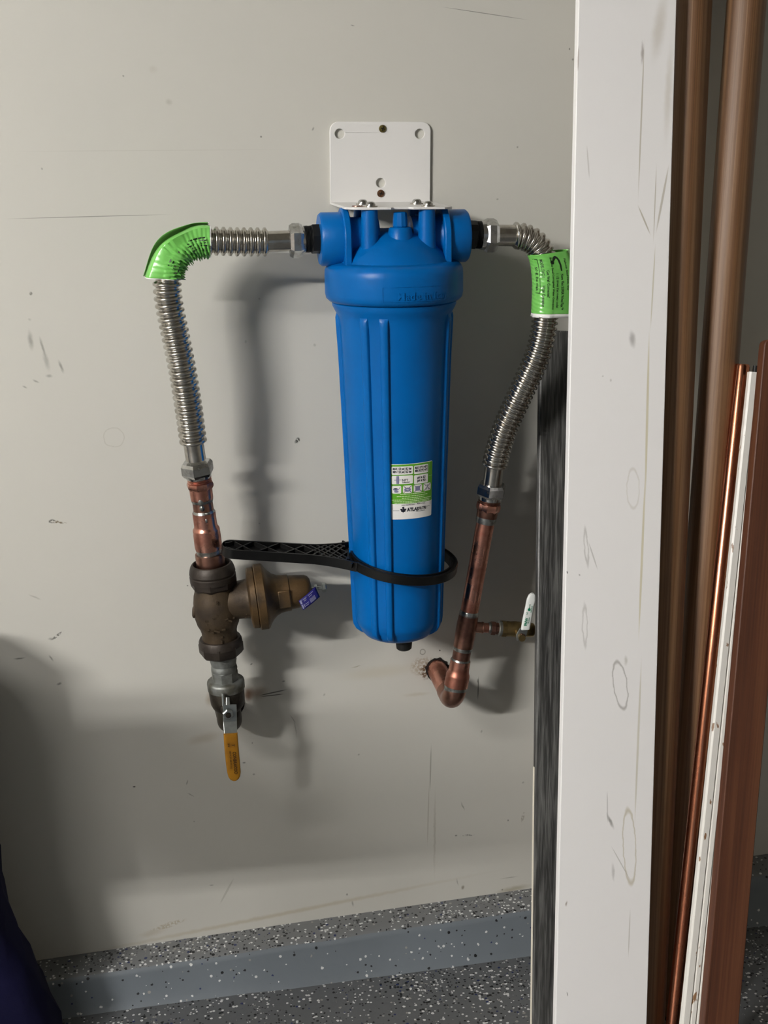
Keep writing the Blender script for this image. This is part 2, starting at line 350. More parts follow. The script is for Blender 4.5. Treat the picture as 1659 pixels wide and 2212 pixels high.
def flake_mat(name, base, dens, scale=170):
    "epoxy paint broadcast with white, black and navy vinyl flakes"
    M, N, L, B = new_mat(name)
    tc = N.new('ShaderNodeTexCoord'); vo = N.new('ShaderNodeTexVoronoi'); vo.inputs['Scale'].default_value = scale; vo.inputs['Randomness'].default_value = 1
    L.new(tc.outputs['Object'], vo.inputs['Vector'])
    sp = N.new('ShaderNodeSeparateColor'); L.new(vo.outputs['Color'], sp.inputs[0])
    nz = N.new('ShaderNodeTexNoise'); nz.inputs['Scale'].default_value = 9; nz.inputs['Detail'].default_value = 5; L.new(tc.outputs['Object'], nz.inputs['Vector'])
    mxb = N.new('ShaderNodeMix'); mxb.data_type = 'RGBA'; mxb.inputs['A'].default_value = c4(base); mxb.inputs['B'].default_value = c4([c*1.25 for c in base]); L.new(nz.outputs['Fac'], mxb.inputs['Factor'])
    # patchy density
    dm = N.new('ShaderNodeMapRange'); dm.inputs['From Min'].default_value = .35; dm.inputs['From Max'].default_value = .65; dm.inputs['To Min'].default_value = dens*.35; dm.inputs['To Max'].default_value = dens*1.5
    L.new(nz.outputs['Fac'], dm.inputs['Value'])
    lt = N.new('ShaderNodeMath'); lt.operation = 'LESS_THAN'; L.new(sp.outputs['Red'], lt.inputs[0]); L.new(dm.outputs[0], lt.inputs[1])
    # random chip size inside its cell
    sz = N.new('ShaderNodeMapRange'); sz.inputs['To Min'].default_value = .25; sz.inputs['To Max'].default_value = .62; L.new(sp.outputs['Blue'], sz.inputs['Value'])
    in_ = N.new('ShaderNodeMath'); in_.operation = 'LESS_THAN'; L.new(vo.outputs['Distance'], in_.inputs[0]); L.new(sz.outputs[0], in_.inputs[1])
    fc = N.new('ShaderNodeMath'); fc.operation = 'MULTIPLY'; L.new(lt.outputs[0], fc.inputs[0]); L.new(in_.outputs[0], fc.inputs[1])
    cr = N.new('ShaderNodeValToRGB'); cr.color_ramp.interpolation = 'CONSTANT'; e = cr.color_ramp.elements
    e[0].color = c4(rgb('17191B')); e[0].position = 0; e[1].color = c4(rgb('CBCDCC')); e[1].position = .48
    q = e.new(.86); q.color = c4(rgb('1E2A55')); q = e.new(.92); q.color = c4(rgb('8C8C86'))
    L.new(sp.outputs['Green'], cr.inputs[0])
    mx = N.new('ShaderNodeMix'); mx.data_type = 'RGBA'; L.new(fc.outputs[0], mx.inputs['Factor']); L.new(mxb.outputs['Result'], mx.inputs['A']); L.new(cr.outputs[0], mx.inputs['B'])
    L.new(mx.outputs['Result'], B.inputs['Base Color']); B.inputs['Roughness'].default_value = .42
    bp = N.new('ShaderNodeBump'); bp.inputs['Strength'].default_value = .35; bp.inputs['Distance'].default_value = .001
    sm = N.new('ShaderNodeMath'); sm.operation = 'ADD'; L.new(fc.outputs[0], sm.inputs[0]); n3 = N.new('ShaderNodeTexNoise'); n3.inputs['Scale'].default_value = 120; L.new(tc.outputs['Object'], n3.inputs['Vector']); L.new(n3.outputs['Fac'], sm.inputs[1])
    L.new(sm.outputs[0], bp.inputs['Height']); L.new(bp.outputs[0], B.inputs['Normal'])
    return M
M_floor = flake_mat('flaked_epoxy_floor', rgb('56585A'), .42, 235)
M_ledge = flake_mat('flaked_epoxy_ledge', rgb('67696A'), .55, 235)
M_curb = flake_mat('smooth_epoxy_curb_face', rgb('636A70'), .06, 235)

def wood_mat(name, a, b, c, rough=.45, scale=1.0, ring=60):
    M, N, L, B = new_mat(name)
    tc = N.new('ShaderNodeTexCoord'); mp = N.new('ShaderNodeMapping'); mp.inputs['Scale'].default_value = (ring, ring, 1.6*scale)
    L.new(tc.outputs['Object'], mp.inputs['Vector'])
    nz = N.new('ShaderNodeTexNoise'); nz.inputs['Scale'].default_value = 1; nz.inputs['Detail'].default_value = 5; nz.inputs['Distortion'].default_value = .6
    L.new(mp.outputs[0], nz.inputs['Vector'])
    mp2 = N.new('ShaderNodeMapping'); mp2.inputs['Scale'].default_value = (ring*6, ring*6, 5*scale); L.new(tc.outputs['Object'], mp2.inputs['Vector'])
    n2 = N.new('ShaderNodeTexNoise'); n2.inputs['Detail'].default_value = 3; n2.inputs['Scale'].default_value = 1; L.new(mp2.outputs[0], n2.inputs['Vector'])
    cr = N.new('ShaderNodeValToRGB'); e = cr.color_ramp.elements
    e[0].position = .32; e[0].color = c4(a); e[1].position = .68; e[1].color = c4(c); q = e.new(.5); q.color = c4(b)
    ad = N.new('ShaderNodeMath'); ad.operation = 'MULTIPLY_ADD'; ad.inputs[1].default_value = .45; L.new(n2.outputs['Fac'], ad.inputs[0])
    ml = N.new('ShaderNodeMath'); ml.operation = 'MULTIPLY'; ml.inputs[1].default_value = .6; L.new(nz.outputs['Fac'], ml.inputs[0]); L.new(ml.outputs[0], ad.inputs[2])
    L.new(ad.outputs[0], cr.inputs[0]); L.new(cr.outputs[0], B.inputs['Base Color'])
    B.inputs['Roughness'].default_value = rough
    bp = N.new('ShaderNodeBump'); bp.inputs['Strength'].default_value = .15; bp.inputs['Distance'].default_value = .001; L.new(n2.outputs['Fac'], bp.inputs['Height']); L.new(bp.outputs[0], B.inputs['Normal'])
    return M
M_plank = wood_mat('charcoal_wood_plank', rgb('1C1C1C'), rgb('393938'), rgb('6C6C6A'), .38, 6.0, 190)
M_rod = wood_mat('stained_wood_rod', rgb('4A3320'), rgb('6A4A2E'), rgb('866648'), .50, .7, 75)
M_redwd = wood_mat('red_brown_board', rgb('3C1F12'), rgb('522D1A'), rgb('653E26'), .55, .8, 55)

# ------------------------------------------------------------------ room shell
RX0, RX1, RY0, RZ1 = -4.9, 1.3, -5.8, 2.6
pl = at(72, 2077, 0); pr_ = at(1148, 1920, 0)
def ledge_z(x): return pl.z+(pr_.z-pl.z)*(x-pl.x)/(pr_.x-pl.x)
LW = .058
q0 = at(707, 2116, LW); q1 = at(1143, 2048, LW)
def floor_z(x): return q0.z+(q1.z-q0.z)*(x-q0.x)/(q1.x-q0.x)
ZF = floor_z(0)
def fz(x): return ZF + (floor_z(x)-ZF)*.55
# back wall: one slab whose front is tiled so that each tile's paint carries only the marks on it
GX = [RX0, -.62, -.42, -.22, -.02, .20, .45, RX1]; GZ = [-.3, .13, .32, .52, .72, 1.0, 1.3, RZ1]
w = MB(); wmats = [wall_paint([])]; wslot = []
for i in range(len(GX)-1):
    for j in range(len(GZ)-1):
        w.raw([(GX[i], 0, GZ[j]), (GX[i+1], 0, GZ[j]), (GX[i+1], 0, GZ[j+1]), (GX[i], 0, GZ[j+1])], [(0, 1, 2, 3)])
        ms = []
        for k_ in WM:
            c_, s_ = abs(cos(k_[4])), abs(sin(k_[4])); ex, ez = k_[2]*c_+k_[3]*s_+.006, k_[2]*s_+k_[3]*c_+.006
            if k_[0]+ex > GX[i] and k_[0]-ex < GX[i+1] and k_[1]+ez > GZ[j] and k_[1]-ez < GZ[j+1]: ms.append(k_)
        if ms: wmats.append(wall_paint(ms)); wslot.append(len(wmats)-1)
        else: wslot.append(0)
w.raw([(RX0, .1, -.3), (RX1, .1, -.3), (RX1, .1, RZ1), (RX0, .1, RZ1), (RX0, .0001, -.3), (RX1, .0001, -.3), (RX1, .0001, RZ1), (RX0, .0001, RZ1)], [(3, 2, 1, 0), (0, 1, 5, 4), (1, 2, 6, 5), (2, 3, 7, 6), (3, 0, 4, 7)])
wslot += [0]*5
o = w.build('wall_back', None, smooth=0, mats=wmats, fm=lambda p: wslot[p.index]); tag(o, kind='structure')
w = MB(); w.box((RX0-.05, RY0/2, RZ1/2), (.05, -RY0/2, RZ1/2)); tag(w.build('wall_left', M_wallp, smooth=0), kind='structure')
w = MB(); w.box((RX1+.05, RY0/2, RZ1/2), (.05, -RY0/2, RZ1/2)); tag(w.build('wall_right', M_wallp, smooth=0), kind='structure')
w = MB(); w.box(((RX0+RX1)/2, RY0/2, RZ1+.05), ((RX1-RX0)/2, -RY0/2, .05)); tag(w.build('ceiling', M_ceil, smooth=0), kind='structure')
w = MB(); w.raw([(RX0, RY0, fz(RX0)), (RX1, RY0, fz(RX1)), (RX1, 0, fz(RX1)), (RX0, 0, fz(RX0)), (RX0, RY0, -.3), (RX1, RY0, -.3), (RX1, 0, -.3), (RX0, 0, -.3)],
                [(0, 1, 2, 3), (7, 6, 5, 4), (0, 4, 5, 1), (1, 5, 6, 2), (2, 6, 7, 3), (3, 7, 4, 0)])
tag(w.build('floor', M_floor, smooth=0), kind='structure')
# concrete stem-wall kerb along the wall foot: flaked ledge, smooth painted face
n = 40; rows = []
rnd = random.Random(3)
for i in range(n+1):
    x = -1.3+(2.55)*i/n
    j1 = rnd.uniform(-.002, .002); j2 = rnd.uniform(-.002, .002)
    zl = ledge_z(x); zb = fz(x)
    rows.append([(x, 0, zl+.001), (x, -LW*.75+j1, zl-.001), (x, -LW*.93+j1, zl-.004), (x, -LW+j1, zl-.012), (x, -LW-.004+j2, zb+.01), (x, -LW-.016+j2, zb-.002)])
kb = MB().grid(rows)
o = kb.build('baseboard_back', M_curb, mats=[M_ledge, M_curb], fm=lambda p: 0 if p.normal.z > .75 else 1, smooth=50); tag(o, kind='structure')

# ------------------------------------------------------------------ ceiling strip light (the lamp that lights the wall)
def strip_light(pos, power, label):
    t = thing('ceiling_light', label, 'ceiling light', pos+Vector((0, 0, .05)), 'garage strip lights')
    b = MB(); b.box(pos+Vector((0, 0, .05)), (.63, .07, .03)); b.build('housing', M_white, t, bevel=.004)
    for s in (-1, 1): b = MB(); b.lathe(pos+Vector((s*.5, 0, .08)), (0, 0, 1), [(0, .004), (RZ1-pos.z-.08, .004)], 8); b.build('hanger', M_zinc, t)
    E_, N, L, B = new_mat('lit_tube')
    B.inputs['Base Color'].default_value = (1, 1, 1, 1); B.inputs['Emission Color'].default_value = c4(LAMP_COL); B.inputs['Emission Strength'].default_value = power
    for s in (-1, 1):
        b = MB(); b.lathe(pos+Vector((-.6, s*.035, 0)), (1, 0, 0), [(0, .014), (1.2, .014)], 16); b.build('tube', E_, t)
    return t
strip_light(LAMP_POS, LAMP_POWER, 'bright hanging twin-tube strip light far out over the garage floor')
strip_light(LAMP2_POS, LAMP2_POWER, 'dim hanging twin-tube strip light nearer the pipe wall')

# ------------------------------------------------------------------ FILTER HOUSING
AX = Vector((0, -.108, 0)); TILT = radians(.75)
ZC = ZOFF
tmat = Matrix.Rotation(-TILT, 3, 'Y')
def FZ(y):          # height along the axis of the side silhouette seen at photo row y
    return at(851, y, .108).z-ZC
def FL(x, y, z):    # filter-local -> world (tilted slightly about the head)
    return Vector((0, -.108, ZC)) + tmat @ Vector((x, y, z))
fax = tmat @ Vector((0, 0, 1))
def PR(y, px):      # radius from a half width in photo pixels at row y
    return px*mpp(FL(0, 0, FZ(y)))
filt = thing('filter_housing', 'large blue plastic water filter housing hanging under the white bracket', 'water filter', FL(0, 0, FZ(1366)))
# sump
SP = [(646, 131), (650, 134.5), (656, 134), (664, 130), (672, 125.5), (680, 122.5), (695, 119.5), (740, 116.5), (800, 113.5), (900, 109), (1000, 104.5), (1100, 100), (1200, 96), (1300, 92), (1326, 91), (1336, 89.5), (1344, 86), (1350, 81), (1354, 79.5), (1358, 76.5), (1364, 71), (1368, 63), (1370, 50), (1371, 0.5)]
sump_prof = [(FZ(y), PR(y, r)) for y, r in SP]
def sump_r(z):
    for (z0, r0), (z1, r1) in zip(sump_prof, sump_prof[1:]):
        if z1 <= z <= z0: return r0+(r1-r0)*(z-z0)/(z1-z0 if z1 != z0 else 1)
    return sump_prof[0][1]
O0 = FL(0, 0, 0)
sm = MB().lathe(O0, fax, sump_prof, 96); sump = sm.build('sump', M_blue, filt, smooth=40)
def SPT(th, z, off=0):   # point on the sump surface at angle th (0 faces the room, + to the right)
    r = sump_r(z)+off; return FL(r*sin(th), -r*cos(th), z)
def rib(a0, a1):
    ys = [668, 674, 682, 695, 720, 760, 850, 1000, 1150, 1300, 1330, 1342, 1352, 1360, 1366]
    hs = [-.004, .0005, .0034, .0046, .0046, .0044, .0044, .0044, .0044, .0044, .0046, .0058, .0066, .003, -.003]
    rows = []
    for y, h in zip(ys, hs):
        z = FZ(y)
        # constant outer face even where the cone flares or the foot rounds off
        row = []
        e = radians(.9)
        for a, f in ((a0-e, -1), (a0+e*.3, .75), (a0+e*1.4, 1), ((a0+a1)/2, 1.02), (a1-e*1.4, 1), (a1-e*.3, .75), (a1+e, -1)):
            row.append(SPT(a, z, h*f if f > 0 else -.003))
        rows.append(row)
    return MB().grid(rows)
for c in (-31, 70, 165, 255):
    for k in (-1, 1):
        a = radians(c+k*10.4); hw = radians(4.3)
        rib(a-hw, a+hw).build('rib', M_blue, filt, smooth=50)
# drain plug under the sump
dp = MB().lathe(FL(.008, -.004, FZ(1369)), fax, [(.002, .012), (-.012, .0118), (-.021, .0108), (-.023, .0085), (-.0235, .001)], 24); dp.build('drain_plug', M_rubber, filt)
# collar
cz0, cz1 = FZ(577), FZ(639)
RC = PR(610, 149.5)
col = MB().lathe(O0, fax, [(FZ(562), PR(562, 120)), (FZ(563), RC-.013), (FZ(566), RC-.0065), (FZ(572), RC-.0025), (FZ(580), RC-.0004), (FZ(590), RC), (cz1+.006, RC), (cz1, RC-.0012), (FZ(645.5), PR(646, 141)), (FZ(646.3), PR(646, 139)), (FZ(646), PR(646, 128))], 96, cap=False)
collar = col.build('collar', M_blue, filt, smooth=45)
# raised lettering panel on the collar
def CPT(u, v, off=0):    # u metres along the collar surface, v metres up
    th = u/RC; r = RC+off; return FL(r*sin(th), -r*cos(th), v)
def wrapped(mb, PT, poly, off):
    mb.raw([PT(u, v, off) for u, v in poly], [tuple(range(len(poly)))]); return mb
def strip(mb, PT, u0, u1, v0, v1, off, n=6):
    rows = [[PT(u0+(u1-u0)*i/n, v, off) for i in range(n+1)] for v in (v0, v1)]
    return mb.grid(rows)
vtop, vbot = FZ(603)-.001, FZ(638)+.002
u0, u1 = RC*asin((801-851)/149.5), RC*asin((949-851)/149.5)
em = MB()
for a in ((u0, u0+.0006, vbot, vtop), (u1-.0006, u1, vbot, vtop), (u0, u1, vtop-.0005, vtop), (u0, u1, vbot, vbot+.0005)): strip(em, CPT, *a, .0008)
vt, ft = text2d('Made in Italy', .0135, .0001, 1.05)
em.raw([CPT((u0+u1)/2+.006+x, (vtop+vbot)/2-.003+y, .0010) for x, y in vt], ft)
tag(em.build('raised_lettering', M_blue, collar, smooth=0), kind='stuff')
# head dome
dm = [(FZ(566), PR(566, 126)), (FZ(556), PR(556, 119)), (FZ(545), PR(545, 111)), (FZ(532), PR(532, 100)), (FZ(519), PR(519, 86)), (FZ(508), PR(508, 70)), (FZ(500), PR(500, 54)), (FZ(494), PR(494, 36)), (FZ(491), PR(491, 18)), (FZ(490), .0005)]
# the dome's visible crest sits in front of the axis: keep it a lathe about the axis
head = MB().lathe(O0, fax, [(h-.001, r) for h, r in dm], 80).build('head', M_blue, filt, smooth=60)
xax = tmat @ Vector((1, 0, 0))
ZP = FZ(513)
for s in (-1, 1):
    b = MB()
    x0, x1 = .052, .0985
    R_ = .0345
    prof = [(x0-.03, R_*.8), (x0+.004, R_*.8), (x0+.012, R_-.002), (x0+.014, R_), (x1-.003, R_), (x1, R_-.0025), (x1, .0185), (x1-.004, .0175), (x1-.012, .0172), (x1-.014, .001)]
    b.lathe(FL(0, 0, ZP), xax*s, prof, 56); b.build('port', M_blue, filt, smooth=40)
    # upright web plate beside the port
    b = MB(); poly = []
    for k in range(13):
        a = pi*k/12; poly.append((cos(a)*.040, sin(a)*.040+.0))
    poly += [(-.040, -.045), (.040, -.045)]
    Mx = Matrix((tmat @ Vector((0, 1, 0)), tmat @ Vector((0, 0, 1)), xax)).transposed()
    xw = .0655*s
    b.prism(poly, xw-.0045, xw+.0045, Mx, FL(0, 0, ZP)); b.build('web', M_blue, filt, bevel=.0015)
ZS = at(716, 437, .004).z       # shelf top
BOLTS = [(-.0365, .033), (-.0365, -.031), (.0365, .033), (.0385, -.031)]
for bx, by in BOLTS:
    z1 = ZS-.0031-ZC
    b = MB(); b.lathe(FL(bx, by, 0), fax, [(.018, .0125), (z1, .0105)], 28); b.build('bolt_boss', M_blue, filt, smooth=40)
for wx in (-.0365, .0365): b = MB(); b.box(FL(wx, -.002, .062), (.003, .035, .026)); b.build('stiffening_web', M_blue, filt, smooth=0)
b = MB(); b.box(FL(0, .03, .045), (.05, .003, .025)); b.build('stiffening_web', M_blue, filt, smooth=0)
# vent valve
vb = FL(.0035, -.030, FZ(491.5))
b = MB(); b.lathe(vb, fax, [(-.014, .0165), (.0005, .0148), (.0022, .013), (.0022, .007)], 32); vent = b.build('vent_boss', M_blue, filt, smooth=40)
b = MB(); b.lathe(vb, fax, [(.002, .0088), (.004, .0098), (.016, .0092), (.0205, .0086), (.0215, .0072)], 10); b.build('vent_button', M_blue, vent, smooth=25)

# sump label, curved on the sump
def solve_z(th, row):
    lo, hi = FZ(1366), FZ(660)
    for _ in range(40):
        mid = (lo+hi)/2
        if proj(SPT(th, mid))[1] > row: lo = mid
        else: hi = mid
    return (lo+hi)/2
def solve_th(z, colx):
    lo, hi = radians(-80), radians(80)
    for _ in range(40):
        mid = (lo+hi)/2
        if proj(SPT(mid, z))[0] < colx: lo = mid
        else: hi = mid
    return (lo+hi)/2
za = solve_z(radians(10), 1001); zb = solve_z(radians(10), 1120)
ta = solve_th((za+zb)/2, 842); tb = solve_th((za+zb)/2, 932.5)
LWD, LHT = 1.0, 1.33     # label units: width 1, height 1.33
def LP(u, v, off=0):     # u 0..1, v 0 (top) .. 1.33 (bottom)
    return SPT(ta+(tb-ta)*u, za+(zb-za)*v/LHT, .0003+off)
def lpatch(mb, u0, v0, u1, v1, off, r=0, nu=10):
    if r: 
        # rounded patch: vertical slices
        rows = []
        us = [u0+r*(1-cos(pi/2*k/3)) for k in range(4)]+[u0+r+(u1-u0-2*r)*k/nu for k in range(1, nu)]+[u1-r+r*sin(pi/2*k/3) for k in range(4)]
        top, bot = [], []
        for u in us:
            e = max(0, u0+r-u, u-(u1-r)); dv = r-sqrt(max(r*r-e*e, 0))
            top.append(LP(u, v0+dv, off)); bot.append(LP(u, v1-dv, off))
        return mb.grid([top, bot])
    return mb.grid([[LP(u0+(u1-u0)*k/nu, v, off) for k in range(nu+1)] for v in (v0, v1)])
def ltext(mb, s, u, v, h, off, wmax=None, bold=0, slope=0):
    vt, ft = text2d(s, 1.0, bold)
    xs = [p[0] for p in vt]; ys = [p[1] for p in vt]; wd_ = max(xs)-min(xs); cx = (max(xs)+min(xs))/2; cy = (max(ys)+min(ys))/2
    sx = h*1.35; 
    if wmax: sx = wmax/wd_
    mb.raw([LP(u+(x-cx)*sx, v-(y-cy)*h*1.35, off) for x, y in vt], ft); return mb
lab = lpatch(MB(), 0, 0, 1, LHT, 0, .035, 16).build('label', M_paper, filt, smooth=60)
tag(lab, 'green and white printed label')
lpatch(MB(), .004, .012, .996, .955, .00012, .03, 16).build('green_field', M_greenl, lab, smooth=60)
for r in ((.045, .055, .50, .25), (.525, .055, .87, .26), (.045, .275, .50, .475), (.525, .285, .87, .50)): lpatch(MB(), *r, .00024, .025, 8).build('white_panel', M_paper, lab, smooth=60)
for k in range(4): lpatch(MB(), .045+.237*k, .515, .045+.237*k+.20, .70, .00024, .03, 6).build('white_panel', M_paper, lab, smooth=60)
t1 = MB(); OFF = .00036
ltext(t1, 'MAX 120 psi | 8,3 bar', .272, .117, .058, OFF, .40, .045); ltext(t1, 'MIN 7.25 psi | 0,5 bar', .272, .190, .058, OFF, .40, .045)
ltext(t1, 'MAX 113\u00b0F | +45\u00b0C', .70, .117, .058, OFF, .31, .045); ltext(t1, 'MIN 39.2\u00b0F | +4\u00b0C', .70, .190, .058, OFF, .31, .045)
ltext(t1, 'NPT', .33, .385, .06, OFF, .13, .02); ltext(t1, 'THREADS', .345, .44, .035, OFF, .16, .02)
ltext(t1, 'pH \u2265 6,5', .70, .355, .06, OFF, .2, .045); ltext(t1, 'pH \u2264 9,0', .70, .43, .06, OFF, .2, .045)
ltext(t1, 'www.atlasfiltri.com  -  Made in Italy', .52, .985, .03, OFF, .55, .01)
ltext(t1, 'ATLAS', .50, 1.10, .085, OFF, .27, .04); ltext(t1, 'FILTRI', .735, 1.095, .07, OFF, .19, .03)
lpatch(t1, .57, 1.155, .80, 1.163, OFF)
# emblem left of the name
for (du, dv, a) in ((0, -.05, 20), (-.04, -.005, 100), (.04, -.005, -100), (-.025, .03, 150), (.025, .03, -150)):
    pts = [(.285+du+.022*cos(2*pi*i/8)*1.1, 1.095+dv+.024*sin(2*pi*i/8)) for i in range(8)]
    t1.raw([LP(u, v, OFF) for u, v in pts], [tuple(range(8))])
lpatch(t1, .27, 1.06, .30, 1.16, OFF)
# frame line of the white foot
lpatch(t1, .045, .965, .052, 1.09, OFF); lpatch(t1, .06, 1.11, .20, 1.117, OFF); lpatch(t1, .945, .965, .952, 1.05, OFF); lpatch(t1, .85, 1.075, .935, 1.082, OFF)
# pictograms: bowl, filter, drum, tool, each crossed out but the first
def lpoly(mb, pts, off): mb.raw([LP(u, v, off) for u, v in pts], [tuple(range(len(pts)))])
def lline(mb, a, b, wdt, off):
    d = Vector((b[0]-a[0], b[1]-a[1])); d.normalize(); nn = Vector((-d.y, d.x))*wdt/2
    lpoly(mb, [(a[0]+nn.x, a[1]+nn.y), (b[0]+nn.x, b[1]+nn.y), (b[0]-nn.x, b[1]-nn.y), (a[0]-nn.x, a[1]-nn.y)], off)
g = MB()
lpoly(g, circ(.125, .60, .035, 16, .055), OFF); lpoly(g, circ(.14, .655, .025, 14, .05), OFF); lline(g, (.18, .62), (.225, .545), .012, OFF)
lpoly(g, circ(.382, .615, .05, 16, .075), OFF); lpoly(g, [(.555, .55), (.665, .55), (.665, .665), (.555, .665)], OFF); lpoly(g, circ(.856, .57, .02, 10, .012), OFF)
lpoly(g, [(.145, .28), (.20, .28), (.205, .375), (.20, .47), (.145, .47), (.138, .375)], OFF); lline(g, (.10, .375), (.25, .375), .012, OFF)
lline(g, (.856, .59), (.82, .68), .012, OFF); lline(g, (.856, .59), (.89, .68), .012, OFF)
tag(g.build('pictogram', M_inkgrey, lab, smooth=0), kind='stuff')
for k in range(1, 4):
    uc = .145+.237*k; lline(t1, (uc-.085, .53), (uc+.085, .685), .013, OFF+.00008); lline(t1, (uc+.085, .53), (uc-.085, .685), .013, OFF+.00008)
lpoly(t1, circ(.125, .585, .014, 12, .035), OFF+.00008)
tag(t1.build('dark_print', M_ink, lab, smooth=0), kind='stuff')
t2 = MB()
for v, a, b in ((.715, .22, .80), (.765, .15, .86), (.81, .26, .78), (.85, .04, .97), (.89, .08, .93), (.925, .10, .92)):
    u = a; rr = random.Random(int(v*1000))
    while u < b:
        l = rr.uniform(.02, .06); lpatch(t2, u, v, min(u+l, b), v+.016, OFF, 0, 2); u += l+.008
lpatch(t2, .893, .03, .897, .30, OFF, 0, 1); lpatch(t2, .893, .345, .99, .35, OFF, 0, 2)
tag(t2.build('fine_print', M_inkw, lab, smooth=0), kind='stuff')

# ------------------------------------------------------------------ MOUNTING BRACKET
brk = thing('mounting_bracket', 'white steel L-shaped bracket screwed to the wall above the blue filter', 'bracket', (0, -.002, ZS))
zt = at(820, 263, .004).z; xl, xr = -.0695, .0700; T = .0042
def plate_with_holes(outer, holes, y0, y1):
    "flat plate in the xz plane with round holes, via bmesh triangle fill"
    import bmesh
    bm = bmesh.new(); edges = []
    for loop in [outer]+holes:
        vs = [bm.verts.new((x, 0, z)) for x, z in loop]
        for i in range(len(vs)): edges.append(bm.edges.new((vs[i], vs[(i+1) % len(vs)])))
    bmesh.ops.triangle_fill(bm, use_beauty=True, use_dissolve=False, edges=edges)
    bm.verts.index_update()
    v = [tuple(p.co) for p in bm.verts]; f = [tuple(q.index for q in p.verts) for p in bm.faces]; bm.free()
    mb = MB(); nv = len(v)
    mb.raw([(x, y0, z) for x, y, z in v]+[(x, y1, z) for x, y, z in v], f+[tuple(i+nv for i in reversed(q)) for q in f])
    b = 0
    for loop in [outer]+holes:
        k = len(loop)
        for i in range(k): mb.f.append((b+i, b+(i+1) % k, nv+b+(i+1) % k, nv+b+i))
        b += k
    return mb
outer = [(xl, ZS-.003), (xr, ZS-.003)]+[(xr-.012+.012*cos(a*pi/12), zt-.012+.012*sin(a*pi/12)) for a in range(7)]+[(xl+.012-.012*sin(a*pi/12), zt-.012+.012*cos(a*pi/12)) for a in range(7)]
def hole(px, py, r): p = at(px, py, .004); return circ(p.x, p.z, r, 24)
plate_with_holes(outer, [hole(734, 289, .0066), hole(907, 289, .0066), hole(822.5, 395, .0063)], 0, -T).build('wall_plate', M_white, brk, smooth=30, bevel=.0008)
# shelf with clipped front corners and a shallow notch in its front edge
SD = .152; nf = .0
front = [(xl, -T), (xl, -SD+.020), (xl+.010, -SD+.004), (xl+.018, -SD), (-.012, -SD), (-.008, -SD+.006), (.012, -SD+.006), (.017, -SD), (xr-.012, -SD), (xr, -SD+.010), (xr, -T)]
b = MB(); b.prism(front, ZS-.0031, ZS); b.build('shelf', M_white, brk, smooth=30, bevel=.0007)
def phillips(px, py, m, nm='screw'):
    p = at(px, py, T); b = MB()
    b.lathe(Vector((p.x, -T+.0002, p.z)), (0, -1, 0), [(0, .0052), (.0012, .005), (.0022, .0042), (.0026, .002), (.0026, .0003)], 20)
    s_ = b.build(nm, m, brk)
    c = MB(); c.box((p.x, -T-.0025, p.z), (.0028, .0004, .0006), Matrix.Rotation(.3, 3, 'Y')); c.box((p.x, -T-.0025, p.z), (.0006, .0004, .0028), Matrix.Rotation(.3, 3, 'Y')); c.build('cross_recess', M_dark, s_, smooth=0)
phillips(826.5, 278, M_screw); phillips(822.5, 418, M_screwr)
for bxx, byy in BOLTS:
    p = Vector((FL(bxx, byy, 0).x+.0003, -.108+byy, ZS)); b = MB()
    b.lathe(p, (0, 0, 1), [(.0018, .0066), (.004, .0062), (.006, .0048), (.0068, .003), (.0068, .001)], 24); bo = b.build('bolt', M_chrome, brk)
    b = MB(); b.lathe(p, (0, 0, 1), [(0, .0092), (.0016, .009)], 28); b.build('washer', M_steel, bo)
p = Vector((-.051, -.125, ZS)); b = MB(); b.lathe(p, (0, 0, 1), [(0, .0075), (.0012, .0072)], 24); b.build('washer', M_copperd, brk)

# ------------------------------------------------------------------ fittings along an axis given in photo pixels
class Run:
    "a straight run of fittings between two photo points with their distances off the wall"
    def __init__(s, a, b, vertical=True):
        s.P0 = at(*a); s.P1 = at(*b); s.a = a; s.b = b; s.vert = vertical
        s.len = (s.P1-s.P0).length; s.A = (s.P1-s.P0).normalized()
    def h(s, q):
        i = 1 if s.vert else 0
        t = (q-s.a[i])/(s.b[i]-s.a[i]); return t*s.len
    def pt(s, q): return s.P0+s.A*s.h(q)
    def r(s, q, px): return px*mpp(s.pt(q))
    def lathe(s, mb, prof, seg=40, rot=0, cap=True):
        return mb.lathe(s.P0, s.A, [(s.h(q), s.r(q, r)) for q, r in prof], seg, rot, cap)

def hexprof(q0, q1, R, ch=.25):
    d = (q1-q0)
    return [(q0, R*.80), (q0, R*.88), (q0+d*ch, R), (q1-d*ch, R), (q1, R*.88), (q1, R*.80)]
def corr(mb, pts, ri, ro, pitch, seg=36):
    path, Ln = resample(pts, pitch/10.0)
    npitch = round(Ln/pitch); rad = []
    for i in range(len(path)):
        ph = (i/(len(path)-1)*npitch) % 1
        c = .5-.5*cos(2*pi*ph)
        rad.append(ri+(ro-ri)*min(1, max(0, (c-.12)/.7))**.6)
    mb.tube(path, rad, seg); return path

